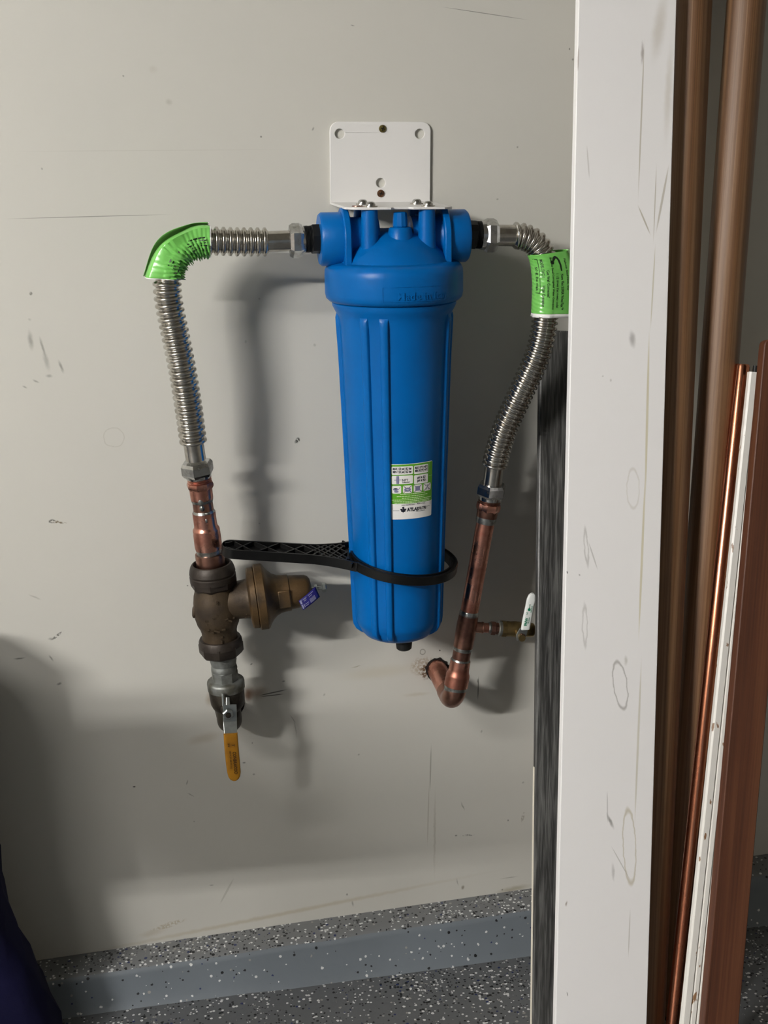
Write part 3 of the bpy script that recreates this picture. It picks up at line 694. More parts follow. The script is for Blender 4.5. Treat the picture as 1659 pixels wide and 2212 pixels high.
# ------------------------------------------------------------------ black nipples in the ports
for nm, lab_, run, th, hx in (('L', 'black plastic threaded nipple in the left port of the blue filter', Run((692, 516, .108), (655, 517, .108), False), (656, 673), (672, 694)),
                              ('R', 'black plastic threaded nipple in the right port of the blue filter', Run((1008, 506, .108), (1044, 508, .108), False), (1026, 1043), (1008, 1028))):
    t = thing('pipe_nipple', lab_, 'pipe fitting', run.P0, 'black filter nipples')
    b = MB(); a0, a1 = hx; R0 = 33 if nm == 'L' else 31
    run.lathe(b, [(a0, R0-2), (a0+(a1-a0)*.1, R0), (a0+(a1-a0)*.9, R0), (a1, R0-2)], 6 if nm == 'L' else 12, .26); b.build('hex_collar', M_blackth, t, smooth=20)
    b = MB(); a0, a1 = th; prof = []
    k = 6
    for i in range(k):
        q = a0+(a1-a0)*i/k; d = (a1-a0)/k
        prof += [(q, 26.5), (q+d*.5, 29.5), (q+d*.95, 26.5)]
    run.lathe(b, prof, 40); b.build('thread', M_rubber, t, smooth=20)

# ------------------------------------------------------------------ LEFT HOSE
def V(*a): return at(*a)
hl = thing('flexible_water_connector', 'corrugated stainless hose with crumpled green label, left of the blue filter', 'hose', V(425, 1010, .090), 'corrugated connectors')
run = Run((658, 519, .108), (578, 522, .108), False)
b = MB(); run.lathe(b, hexprof(654, 625, 37.5), 6, .5); b.build('hex_nut', M_chrome, hl, smooth=20)
b = MB(); run.lathe(b, [(659, 25), (658, 29), (652, 30), (650, 28)], 40); b.build('nut_collar', M_chrome, hl)
b = MB(); run.lathe(b, [(630, 22.5), (577, 22.5)], 40); b.build('sleeve', M_steel, hl)
PL = [V(579, 522.5, .108), V(520, 522.5, .108), V(452, 521, .109), V(418, 525, .110), V(388, 540, .112), V(368, 566, .113), V(361, 600, .113), V(364, 650, .112), V(378, 720, .110), V(394, 800, .106), V(407, 880, .100), V(418, 958, .093)]
Lpath = spline(PL, 30)
b = MB(); corr(b, Lpath, .0147, .0186, .0088); b.build('corrugated_tube', M_steel, hl, smooth=60)
run = Run((417, 953, .0935), (429, 1030, .088))
b = MB(); run.lathe(b, [(950, 22), (992, 22)], 40); b.build('sleeve', M_steel, hl)
b = MB(); run.lathe(b, hexprof(997, 1026, 36, .22), 6, .28); b.build('hex_nut', M_chrome, hl, smooth=20)
b = MB(); run.lathe(b, [(1024, 29), (1031, 27), (1032, 24)], 40); b.build('nut_collar', M_chrome, hl)

def flag_label(path, s0, s1, rad, ncirc, flag, fdir, parent, wav, band, namesuf='label', twist=0, crumple=.0006, tipw=.002, rear=lambda u: .002, tb=0):
    """sticker folded round a hose with its two ends meeting as a flag.  path: points, s0..s1 fractions, fdir(i) flag direction vector"""
    n0, n1 = int(s0*(len(path)-1)), int(s1*(len(path)-1)); rows = []; N = n1-n0
    ii = list(range(n0, n1+1, max(1, N//44)))
    rr = random.Random(5)
    for q, i in enumerate(ii):
        c = path[i]; t = (path[min(i+1, len(path)-1)]-path[max(i-1, 0)]).normalized()
        if tb: t = (t*(1-tb)+Vector((0, 0, -1))*tb).normalized()
        f = fdir(q/(len(ii)-1)); f = (f-t*f.dot(t)).normalized(); s_ = t.cross(f)
        if s_.y > 0: s_ = -s_           # s_ faces the room
        u = q/(len(ii)-1); fl = flag(u); row = []
        jit = lambda k: crumple*sin(k*5.1+u*37)*cos(u*61+k*2.3)
        # front flap tip -> tangent to circle front -> round the inner side -> back -> rear flap tip
        wv = wav(u)
        row.append(c+f*fl+s_*(tipw+wv)); row.append(c+f*(fl*.8+rad*.2)+s_*(rad*.42+wv*.8)); row.append(c+f*(fl*.5+rad*.45)+s_*(rad*.80+wv*.4))
        for k in range(ncirc+1):
            a = radians(62)+(2*pi-radians(124))*k/ncirc
            r_ = rad+jit(k)*(.6+1.8*max(0, -cos(a+.5)))*(1+.8*sin(u*23+k)*sin(pi*u))
            row.append(c+f*(r_*cos(a))+s_*(r_*sin(a)))
        row.append(c+f*(fl*.55+rad*.4)-s_*(rad*.75)); row.append(c+f*(fl*.85+rad*.2)-s_*(rad*.35)); row.append(c+f*(fl+rear(u))-s_*(tipw*.5))
        rows.append(row)
    mb = MB().grid(rows); nrow = len(rows)
    o = mb.build(namesuf, M_green, parent, smooth=75, solid=.0004)
    # pale paper edge of the free front flap
    e0 = MB(); e0.grid([[r_[0]-(r_[1]-r_[0])*.02+Vector((0, -.0004, 0)), r_[0].lerp(r_[1], .16)+Vector((0, -.0004, 0))] for r_ in rows]); e0.build('label_edge', M_paper, o, smooth=75)
    # pale margins at both ends
    for A_, sgn in ((rows[0], -1), (rows[-1], 1)):
        w0 = MB()
        if (sgn == 1 and not band[1]) or (sgn == -1 and not band[0]): continue
        other = rows[1] if sgn == -1 else rows[-2]
        bw = band[1] if sgn == 1 else band[0]
        w0.grid([A_, [p+(p-q_).normalized()*bw for p, q_ in zip(A_, other)]])
        w0.build('label_margin', M_paper, o, smooth=75, solid=.0004)
    return o, rows
up_left = Vector((-.70, 0, .72))
def fd(u):
    a = radians(62+68*u)          # from straight up to up-left along the bend
    return Vector((cos(a)*1.0, -.08, sin(a)))
Lres, LL = resample(Lpath, .001)
def frac_of(path, px, py):
    best = min(range(len(path)), key=lambda i: (proj(path[i])[0]-px)**2+(proj(path[i])[1]-py)**2); return best/(len(path)-1)
sA, sB = frac_of(Lres, 452, 521), frac_of(Lres, 362, 600)
glab, grow = flag_label(Lres, sA, sB, .0200, 22, lambda u: .0222-.0018*sin(pi*u)+.0068*u*u+.0008*sin(u*13), fd, hl, lambda u: .0075+.003*sin(u*11+2), (.0012, .0012), crumple=.0017, rear=lambda u: .001+.004*sin(pi*u)**2)
tag(glab, 'crumpled green paper label')
ink = MB()
def rowpt(rows, u, w, off=.0005):
    "point on a label sheet: u 0..1 along the hose, w column index (float)"
    q = u*(len(rows)-1); i = min(int(q), len(rows)-2); fu = q-i; k = min(int(w), len(rows[0])-2); fw = w-k
    a = rows[i][k].lerp(rows[i][k+1], fw); c = rows[i+1][k].lerp(rows[i+1][k+1], fw); p = a.lerp(c, fu)
    du = rows[i+1][k]-rows[i][k]; dw = rows[i][k+1]-rows[i][k]; nn = du.cross(dw).normalized()
    if nn.dot(CAM-p) < 0: nn = -nn
    return p+nn*off
def sheet_text(mb, rows, s, u, w, hu, hw, along=True, bold=.02, flip=1):
    vt, ft = text2d(s, 1.0, bold); xs = [p[0] for p in vt]; ys = [p[1] for p in vt]
    wx = max(xs)-min(xs); cx = (max(xs)+min(xs))/2; cy = (max(ys)+min(ys))/2; hy = max(ys)-min(ys)
    mb.raw([rowpt(rows, min(.999, max(0, u+flip*(x-cx)/wx*hu)), w-flip*(y-cy)/hy*hw) for x, y in vt], ft)
rr = random.Random(11)
for w_, ua, ub in ((3.2, .08, .34), (4.0, .06, .38), (4.9, .05, .40), (5.8, .05, .34), (6.8, .06, .36), (7.8, .05, .33), (4.2, .70, .80), (5.2, .70, .80), (8, .72, .86)):
    u = ua
    while u < ub:
        l = rr.uniform(.025, .07); e = min(u+l, ub)
        ink.raw([rowpt(grow, u, w_), rowpt(grow, e, w_), rowpt(grow, e, w_+.45), rowpt(grow, u, w_+.45)], [(0, 1, 2, 3)]); u += l+.012
tag(ink.build('label_print', M_inkg, glab, smooth=0), kind='stuff')

# ------------------------------------------------------------------ RIGHT HOSE
hr = thing('flexible_water_connector', 'corrugated stainless hose with smooth green label, right of the blue filter', 'hose', V(1062, 1050, .092), 'corrugated connectors')
run = Run((1036, 508, .108), (1112, 509, .108), False)
b = MB(); run.lathe(b, [(1037, 27), (1038, 31), (1046, 32), (1048, 29)], 40); b.build('nut_collar', M_chrome, hr)
b = MB(); run.lathe(b, hexprof(1045, 1073, 36.5), 6, .38); b.build('hex_nut', M_chrome, hr, smooth=20)
b = MB(); run.lathe(b, [(1070, 23), (1113, 23)], 40); b.build('sleeve', M_steel, hr)
PRr = [V(1109, 509, .108), V(1124, 510, .108), V(1146, 518, .109), V(1163, 534, .110), V(1175, 562, .111), V(1180, 600, .112), V(1180, 640, .113), V(1177, 690, .115), V(1170, 735, .117), V(1155, 783, .117), V(1123, 853, .113), V(1091, 925, .105), V(1074, 980, .099), V(1068, 1008, .096)]
Rpath = spline(PRr, 30)
b = MB(); corr(b, Rpath, .0147, .0181, .0072); b.build('corrugated_tube', M_steel, hr, smooth=60)
run = Run((1068, 1008, .096), (1058, 1085, .090))
b = MB(); run.lathe(b, [(1004, 20.5), (1045, 20.5)], 40); b.build('sleeve', M_steel, hr)
b = MB(); run.lathe(b, hexprof(1045, 1072, 32.5, .22), 6, .38); b.build('hex_nut', M_chrome, hr, smooth=20)
b = MB(); run.lathe(b, [(1071, 26), (1078, 25), (1080, 22)], 40); b.build('nut_collar', M_chrome, hr)
Rres, RL = resample(Rpath, .001)
sA, sB = frac_of(Rres, 1171, 545), frac_of(Rres, 1177, 675)
def fdr(u): return Vector((1, -.02, .10-.1*u))
glab2, grow2 = flag_label(Rres, sA, sB, .0192, 22, lambda u: .036+.006*min(1, u*2.5)-.006*max(0, u-.75), fdr, hr, lambda u: .003, (.0, .0052), crumple=.00025, tipw=.0015, tb=.75)
tag(glab2, 'smooth green paper label with black print')
ink = MB()
for s_, u, w_, hu, hw in (('Falcon Stainless, Inc', .36, 2.22, .50, .17), ('Nom Flex SUPER Wine Flex\u2122', .64, 2.58, .58, .2), ('1 1/2 times that meets code!', .62, 2.9, .56, .17), ('Stainless Steel Corrugated Water Connector', .50, 4.4, .86, 1.0), ("'Get Well Connected'", .50, 6.2, .46, 1.1), ('MODEL SWC-1', .24, 8.0, .30, 1.2), ('Water Connector', .70, 8.0, .36, 1.2), ('50 ft lbs max', .42, 10.6, .4, 1.2)):
    sheet_text(ink, grow2, s_, u, w_, hu, hw, flip=1)
for a in ((.08, .66, 9.3, 9.5), ):
    ink.raw([rowpt(grow2, a[0]+(a[1]-a[0])*k/10, w_) for w_ in a[2:] for k in range(11)], [(k, k+1, k+12, k+11) for k in range(10)])
for u_ in (.08, .65):
    ink.raw([rowpt(grow2, u_, 9.4), rowpt(grow2, u_+.01, 9.4), rowpt(grow2, u_+.01, 11.5), rowpt(grow2, u_, 11.5)], [(0, 1, 2, 3)])
# hook-shaped emblem: ball, arch, shank
def blob(u, w_, ru, rw, n=14): ink.raw([rowpt(grow2, u+ru*cos(2*pi*i/n), w_+rw*sin(2*pi*i/n)) for i in range(n)], [tuple(range(n))])
blob(.155, 4.0, .032, .75)
arch = [(.14, 3.6), (.09, 3.15), (.065, 2.92), (.075, 2.78), (.12, 2.66), (.20, 2.6), (.30, 2.58)]
wd_ = [.010, .012, .014, .016, .016, .014, .010]
for k in range(len(arch)-1):
    (u0_, w0_), (u1_, w1_) = arch[k], arch[k+1]
    sc_ = lambda w_: .035 if w_ > 3 else .22          # label-length units per column
    d = Vector((u1_-u0_, (w1_-w0_)*sc_(w0_))); d.normalize(); nx, nw = -d.y, d.x
    ink.raw([rowpt(grow2, u0_+nx*wd_[k], w0_+nw*wd_[k]/sc_(w0_)), rowpt(grow2, u1_+nx*wd_[k+1], w1_+nw*wd_[k+1]/sc_(w1_)), rowpt(grow2, u1_-nx*wd_[k+1], w1_-nw*wd_[k+1]/sc_(w1_)), rowpt(grow2, u0_-nx*wd_[k], w0_-nw*wd_[k]/sc_(w0_))], [(0, 1, 2, 3)])
tag(ink.build('label_print', M_inkg, glab2, smooth=0), kind='stuff')

# ------------------------------------------------------------------ LEFT COPPER RISER
rl = Run((430, 1030, .088), (458, 1236, .080))
cl = thing('copper_riser', 'short stepped copper riser of soldered couplings below the left steel hose', 'copper pipe', rl.P1, 'copper risers')
b = MB(); prof = []
for i in range(4): q = 1026+4*i; prof += [(q, 24.5), (q+1.6, 26.5), (q+3.4, 24.5)]
rl.lathe(b, prof, 40); b.build('thread', M_copper, cl, smooth=20)
b = MB(); rl.lathe(b, [(1040, 25.5), (1041, 28.5), (1046, 30), (1050, 29.5), (1055, 26)], 8, .3); b.build('adapter_hex', M_copper, cl, smooth=35)
b = MB(); rl.lathe(b, [(1050, 25), (1074, 24.5), (1077, 24.2), (1080, 22)], 40); b.build('male_adapter', M_copper, cl)
b = MB(); rl.lathe(b, [(1072, 22), (1112, 22)], 40); b.build('pipe', M_copperd, cl)
b = MB(); rl.lathe(b, [(1073, 24.4), (1079, 23.8), (1083, 22.4)], 40); b.build('solder_joint', M_solder, cl)
b = MB(); rl.lathe(b, [(1100, 22.5), (1104, 24), (1106, 24.8), (1107, 23)], 40); b.build('solder_joint', M_solder, cl)
b = MB(); rl.lathe(b, [(1105, 23), (1105, 25), (1132, 25), (1137, 26), (1140, 28.5), (1143, 29.3), (1148, 29), (1151, 29.6), (1178, 29.6), (1184, 28.6), (1184, 26)], 44); b.build('reducing_coupling', M_copper, cl, smooth=40)
b = MB(); rl.lathe(b, [(1182, 28.4), (1190, 27.6), (1196, 27)], 40); b.build('solder_joint', M_solder, cl)
b = MB(); rl.lathe(b, [(1194, 26), (1194, 31), (1197, 31.5), (1228, 31.5), (1236, 31)], 44); b.build('union_tail', M_copperd, cl, smooth=40)
# irregular solder runs on the front
for (sx, sy, rx_, ry_) in ((432, 1079, 6, 9), (435, 1092, 5, 7), (446, 1103, 7, 3), (444, 1118, 3, 6)):
    p = rl.pt(sy); b = MB(); rr_ = rl.r(sy, 22.5)
    c = p+Vector((0, -rr_, 0))+CR*((sx-(rl.a[0]+(rl.b[0]-rl.a[0])*(sy-rl.a[1])/(rl.b[1]-rl.a[1])))*mpp(p))
    v = []; 
    rows = []
    for j in range(7):
        a = pi*j/6; rows.append([c+CR*(rx_*mpp(p)*sin(a)*cos(2*pi*i/12))*(1+.15*sin(i*3+sx))+rl.A*(ry_*mpp(p)*cos(a))+Vector((0, -.0022, 0))*(sin(a)*sin(2*pi*i/12)) for i in range(12)])
    b.grid(rows, True).build('solder_drip', M_solder, cl, smooth=60)

# ------------------------------------------------------------------ PRESSURE REGULATOR
rp = Run((457, 1222, .080), (480, 1418, .074))
prv = thing('pressure_regulator', 'weathered bronze pressure regulator valve with bell-shaped bonnet pointing right', 'pressure regulator', rp.P1)
b = MB(); rp.lathe(b, [(1230, 31), (1230, 37), (1219, 38.5), (1216, 40), (1217, 43), (1221, 46), (1228, 48.5), (1235, 50), (1239, 48), (1241, 50), (1252, 50)], 48); rp.lathe(b, [(1250, 46), (1250, 51), (1262, 50), (1268, 44)], 8, .2); b.build('union_nut', M_bronzed, prv, smooth=35)
b = MB(); rp.lathe(b, [(1255, 43), (1272, 42.5), (1282, 46), (1296, 48.5), (1312, 49.5), (1330, 48.5), (1344, 45), (1354, 40), (1362, 38), (1384, 38)], 48); body = b.build('body', M_bronze, prv, smooth=60)
b = MB(); rp.lathe(b, [(1376, 38), (1376, 44), (1381, 46.5), (1392, 47.5)], 48); rp.lathe(b, [(1388, 46), (1388, 48.5), (1406, 48), (1412, 43), (1416, 33)], 8, .15); b.build('union_nut', M_bronzed, prv, smooth=35)
rb = Run((466, 1303, .079), (690, 1270.5, .084), False)
b = MB(); rb.lathe(b, [(466, 38), (500, 40), (530, 42.5), (545, 46), (552, 52)], 48); b.build('side_neck', M_bronze, prv, smooth=60)
b = MB(); rb.lathe(b, [(536, 45), (538, 62), (541, 66), (552, 67), (554, 64)], 56); b.build('body_flange', M_bronze2, prv, smooth=35)
b = MB(); rb.lathe(b, [(553, 60), (554, 70), (556, 71.5), (571, 71.5), (574, 69.5), (578, 62), (584, 54), (592, 46.5), (602, 41.5), (612, 40), (624, 39.5), (626, 37), (640, 36), (660, 33.5), (667, 30), (671, 24), (673, 12), (673, 3)], 56); b.build('bonnet', M_bronze2, prv, smooth=32)
b = MB(); rb.lathe(b, [(578, 59), (582, 56.5), (586, 53)], 56, cap=False)
# raised cast pads on the bonnet
p = rb.pt(610); k = mpp(p); Mb = Matrix((rb.A, Vector((0, -1, 0)), rb.A.cross(Vector((0, -1, 0))))).transposed()
c = MB(); c.box(p+Vector((0, -40*k, 0)), (13*k, 3*k, 20*k), Mb); c.build('cast_pad', M_bronze2, prv, bevel=.0015)
# raised cast marks on the body (illegible strokes)
c = MB(); rr_ = random.Random(4)
for (mx_, my_, ln, an) in ((446, 1326, 10, 5), (449, 1334, 9, -10), (461, 1318, 9, 30), (466, 1313, 4, 90), (486, 1322, 8, 20), (494, 1327, 9, -25), (502, 1323, 5, 80), (446, 1345, 9, 15), (456, 1349, 6, 0), (466, 1346, 12, -15), (480, 1343, 8, 0), (466, 1285, 2.5, 90), (466, 1289, 2.5, 80), (477, 1362, 3, 90), (476, 1372, 8, 85), (529, 1315, 6, 70), (535, 1322, 6, 60), (528, 1325, 6, 20)):
    ax_ = rp.pt(my_) if mx_ < 515 else rb.pt(mx_)
    rpx = 49 if mx_ < 515 else 41
    kk = mpp(ax_); cx_ = proj(ax_)[0] if mx_ < 515 else mx_
    dx_ = (mx_-cx_) if mx_ < 515 else 0; dz_ = 0 if mx_ < 515 else (proj(ax_)[1]-my_)
    q_ = sqrt(max(1, rpx**2-dx_**2-dz_**2))
    if my_ > 1350: q_ *= .82
    cpt = ax_+Vector((dx_*kk, -q_*kk+.0002, dz_*kk)); a_ = radians(an)
    c.box(cpt, (ln*kk*.5, .0012, .0011), Matrix.Rotation(-a_, 3, 'Y'))
tag(c.build('cast_mark', M_bronze, prv, smooth=0), kind='stuff')
c = MB(); c.lathe(rp.pt(1318)-Vector((46*k, 0, 0)), (-1, 0, .1), [(0, .009), (.003, .0085), (.0042, .006)], 20); c.build('side_plug', M_bronze, prv)
scr = MB(); rb.lathe(scr, [(670, 4.5), (698, 4.5)], 16); so = scr.build('adjusting_screw', M_zinc, prv)
b = MB(); rb.lathe(b, [(679, 9.5), (685, 9.5)], 6, .3); b.build('lock_nut', M_zinc, so, smooth=20)
b = MB(); rb.lathe(b, [(695, 8), (697, 10.5), (703, 10.5), (705, 8)], 6, .1); b.build('screw_head', M_zinc, so, smooth=20)
# blue paper tag hanging off the screw
tg = [at(645, 1298, .112), at(681, 1267, .104), at(691, 1289, .108), at(655, 1318, .116)]
b = MB(); rows = []
for j in range(5):
    v_ = j/4; rows.append([tg[0].lerp(tg[1], u/8).lerp(tg[3].lerp(tg[2], u/8), v_)+Vector((0, -.002*sin(pi*u/8), 0)) for u in range(9)])
tgo = b.grid(rows).build('paper_tag', M_tag, prv, smooth=60, solid=.0004); tag(tgo, 'dark blue paper tag with white print')
def TP(u, v_): return tg[0].lerp(tg[1], u).lerp(tg[3].lerp(tg[2], u), v_)+Vector((0, -.002*sin(pi*u)-.0006, 0))
b = MB()
for i in range(7): b.raw([TP(.50+.045*i, .50), TP(.525+.045*i, .50), TP(.525+.045*i, .88), TP(.50+.045*i, .88)], [(0, 1, 2, 3)])
for (u0_, v0_, u1_, v1_) in ((.03, .08, .12, .42), (.03, .50, .10, .90), (.14, .55, .18, .88), (.22, .15, .40, .22), (.22, .30, .36, .37), (.22, .62, .42, .68), (.22, .78, .38, .84), (.50, .12, .80, .18), (.52, .28, .70, .34)):
    b.raw([TP(u0_, v0_), TP(u1_, v0_), TP(u1_, v1_), TP(u0_, v1_)], [(0, 1, 2, 3)])
tag(b.build('tag_print', M_inkgrey, tgo, smooth=0), kind='stuff')

# ------------------------------------------------------------------ LEFT BALL VALVE
rv = Run((481, 1414, .074), (496, 1552, .068))
bv = thing('ball_valve', 'stained shut-off ball valve with yellow lever below the bronze regulator', 'ball valve', V(495, 1514, .0))
b = MB(); rv.lathe(b, [(1408, 29), (1424, 29), (1428, 28), (1434, 27)], 40); rv.lathe(b, [(1432, 25.5), (1438, 27.5), (1443, 28.5), (1447, 27.5), (1452, 26.5)], 40); b.build('galvanised_nipple', M_galv, bv, smooth=50)
b = MB(); rv.lathe(b, [(1446, 28), (1447, 29.5), (1462, 29), (1470, 29)], 8, .3); b.build('pipe_collar', M_galv, bv, smooth=30)
b = MB(); rv.lathe(b, [(1466, 26), (1467, 36.5), (1469, 39.5), (1473, 40.5), (1486, 40), (1488, 37.5)], 48); b.build('end_cap', M_galv, bv, smooth=45)
b = MB(); rv.lathe(b, [(1485, 37.5), (1488, 38.5), (1506, 37.5), (1516, 36.5), (1524, 33), (1530, 28)], 48); b.build('body', M_valve, bv, smooth=50)
# elbow below, turning back into the wall
pe = rv.pt(1526); pd = rv.pt(1556); wl = Vector((pd.x-.002, .012, pd.z+.004))
path = spline([pe, rv.pt(1542), pd+Vector((0, .004, -.001)), pd+Vector((0, .018, -.006)), pd+Vector((0, .036, -.006)), Vector((wl.x, .012, pd.z-.006))], 10)
b = MB(); b.tube(path, rv.r(1540, 26.5), 32, ref=(1, 0, 0)); b.build('elbow', M_valve, bv, smooth=60)
b = MB(); b.lathe(Vector((path[-1].x+.007, -.0015, path[-1].z+.003)), (0, 1, 0), [(0, .0215), (.001, .0215)], 28); b.build('wall_hole', M_dark, bv)
# stem, lever and vinyl grip
k = mpp(rv.pt(1520)); st = V(493, 1541, .112); b = MB()
b.lathe(Vector((st.x, rv.pt(1530).y-.02, st.z)), (0, -1, 0), [(0, .010), (.012, .0095), (.014, .006), (.026, .006)], 24); b.build('stem', M_valve, bv)
lv = [at(481, 1522, .109), at(511, 1522, .109), at(512, 1558, .112), at(482, 1560, .112)]
def slab(quad, th, name, m, parent, bev=.0008, nrm=Vector((0, -1, 0))):
    mb = MB(); A = [p-nrm*th for p in quad]; mb.raw(list(quad)+A, [(0, 1, 2, 3), (7, 6, 5, 4), (0, 4, 5, 1), (1, 5, 6, 2), (2, 6, 7, 3), (3, 7, 4, 0)])
    return mb.build(name, m, parent, smooth=0, bevel=bev)
lever = slab(lv, .0025, 'lever', M_zinc, bv)
slab([at(482, 1559, .112), at(512, 1557, .112), at(512.5, 1584, .121), at(484, 1586, .121)], .0025, 'lever_shank', M_zinc, lever)
slab([at(479, 1500, .106), at(483, 1500, .106), at(486, 1526, .110), at(480, 1526, .110)], .006, 'stop_tab', M_zinc, lever)
slab([at(488, 1506, .104), at(496, 1506, .104), at(497, 1524, .110), at(488, 1524, .110)], .002, 'stop_tab', M_zinc, lever)
b = MB(); b.lathe(at(492.5, 1542, .1115), (0, -1, 0), [(0, .0082), (.004, .0082), (.0048, .0068), (.0048, .0045), (.0035, .0044), (.0035, .001)], 6, .2); b.build('lever_nut', M_zinc, lever, smooth=15)
b = MB(); b.lathe(at(493, 1543, .1115), (0, -1, 0), [(.0036, .0042), (.0052, .0038)], 16); b.build('stem_end', M_valve, lever)
# grip: flattened sleeve
gp = [(498, 1584, 15.2), (499, 1600, 15.4), (501, 1625, 15.4), (503.5, 1650, 15.2), (505.5, 1668, 14.6), (506, 1676, 13), (506.3, 1682, 9.5), (506.4, 1685, 4)]
rows = []
for (gx, gy, hw_) in gp:
    c = at(gx, gy, .121-(gy-1584)*.00002); kk = mpp(c); row = []
    for i in range(20):
        a = 2*pi*i/20; ca, sa = cos(a), sin(a)
        ex = abs(ca)**.45*(1 if ca > 0 else -1); ey = abs(sa)**.6*(1 if sa > 0 else -1)
        row.append(c+Vector((ex*hw_*kk, ey*.0036, 0)))
    rows.append(row)
b = MB().grid(rows, True); b.f.append(tuple(range(len(b.v)-20, len(b.v)))); b.f.append(tuple(reversed(range(20))))
grip = b.build('grip', M_grip, lever, smooth=50)
def GP(x, y): c = at(x, y, .1262-(y-1584)*.00002); return c
b = MB()
for s_, cxg, hpx, wpx, cyg in (('CONBRACO\u00ae', 508, 8, 48, 1648), ('150 W.S.P. 600 W.O.G.', 498.5, 3.6, 38, 1642), ('3/4', 494, 4, 8, 1610), ('T', 503.5, 6, 5, 1610)):
    vt, ft = text2d(s_, 1.0, .03); xs = [p[0] for p in vt]; ys = [p[1] for p in vt]; wx = max(xs)-min(xs); hy = max(ys)-min(ys); cx_ = (max(xs)+min(xs))/2; cy_ = (max(ys)+min(ys))/2
    # reads downward: text x runs down the grip, text y points right
    b.raw([GP(cxg+(y-cy_)/hy*hpx+((x-cx_)/wx*wpx)*.075, cyg+(x-cx_)/wx*wpx) for x, y in vt], ft)
tag(b.build('grip_print', M_inkbr, grip, smooth=0), kind='stuff')

# ------------------------------------------------------------------ RIGHT COPPER RISER
rc = Run((1058, 1078, .090), (983, 1492, .083))
cr = thing('copper_riser', 'long leaning copper riser with soldered tee ending in an elbow at the wall', 'copper pipe', V(945, 1444, 0), 'copper risers')
b = MB(); prof = []
for i in range(4): q = 1074+4*i; prof += [(q, 22.5), (q+1.6, 24.5), (q+3.4, 22.5)]
rc.lathe(b, prof, 40); b.build('thread', M_copperd, cr, smooth=20)
b = MB(); rc.lathe(b, [(1086, 23), (1087, 25.5), (1093, 26.5), (1099, 26), (1104, 23)], 8, .35); b.build('adapter_hex', M_copper, cr, smooth=35)
b = MB(); rc.lathe(b, [(1098, 23.5), (1116, 22.5), (1120, 21)], 40); b.build('male_adapter', M_copperd, cr)
b = MB(); rc.lathe(b, [(1115, 22.6), (1121, 22.4), (1128, 20.4)], 40); b.build('solder_joint', M_solder, cr)
b = MB(); rc.lathe(b, [(1112, 19.8), (1328, 19.6)], 40); b.build('pipe', M_copper, cr)
b = MB(); rc.lathe(b, [(1315, 19.7), (1319, 21), (1325, 21.4)], 40); b.build('solder_joint', M_solder, cr)
b = MB(); rc.lathe(b, [(1322, 19), (1323, 21.3), (1336, 21.6), (1345, 22.2), (1372, 22.2), (1378, 21.6), (1394, 21.4), (1395, 19)], 44); tee = b.build('tee', M_copperd, cr, smooth=45)
b = MB(); rc.lathe(b, [(1393, 21.2), (1399, 20.6), (1402, 19.6)], 40); b.build('solder_joint', M_solder, cr)
b = MB(); rc.lathe(b, [(1394, 19.4), (1428, 19.4)], 40); b.build('pipe', M_copperd, cr)
b = MB(); rc.lathe(b, [(1420, 19.6), (1424, 21.4), (1425, 21.4)], 40); b.build('solder_joint', M_solder, cr)
b = MB(); rc.lathe(b, [(1423, 19), (1424, 21.8), (1443, 22.2), (1449, 22.8), (1454, 25.2), (1458, 25.8), (1462, 25.4), (1466, 26), (1480, 26), (1482, 24)], 44); b.build('reducing_coupling', M_copper, cr, smooth=40)
b = MB(); rc.lathe(b, [(1479, 25.6), (1486, 24.6), (1494, 23.8)], 40); b.build('solder_joint', M_solder, cr)
pe = rc.pt(1484); wp = V(944, 1446, 0); cz = rc.pt(1502)
path = spline([pe, rc.pt(1494), Vector((cz.x-.001, cz.y+.006, cz.z-.004)), Vector((cz.x*.88+wp.x*.12, cz.y*.76, cz.z-.010)), Vector((cz.x*.75+wp.x*.25, cz.y*.55, cz.z*.9+wp.z*.1-.008))], 12)
rE = rc.r(1490, 24)
b = MB(); b.tube(path, rE, 36, ref=(1, 0, 0)); b.build('elbow', M_copperd, cr, smooth=60)
tdir = (wp-path[-1])
b = MB(); b.tube([path[-1]-tdir*.15, path[-1], wp+tdir.normalized()*.02], rE*.94, 36, ref=(1, 0, 0)); b.build('wall_stub', M_copper, cr)
b = MB(); x_, y_, z_ = frame(Vector((0, 1, 0)))
rr_ = random.Random(8); pts = [wp+Vector((0, -.0012, 0))+Vector((cos(2*pi*i/28), 0, sin(2*pi*i/28)))*(rE*1.12*(1+rr_.uniform(-.06, .10))) for i in range(28)]
b.raw(pts+[p+Vector((0, .001, 0)) for p in pts], [tuple(range(28)), tuple(reversed(range(28, 56)))]+[(i, (i+1) % 28, 28+(i+1) % 28, 28+i) for i in range(28)]); b.build('wall_hole', M_dark, cr, smooth=0)

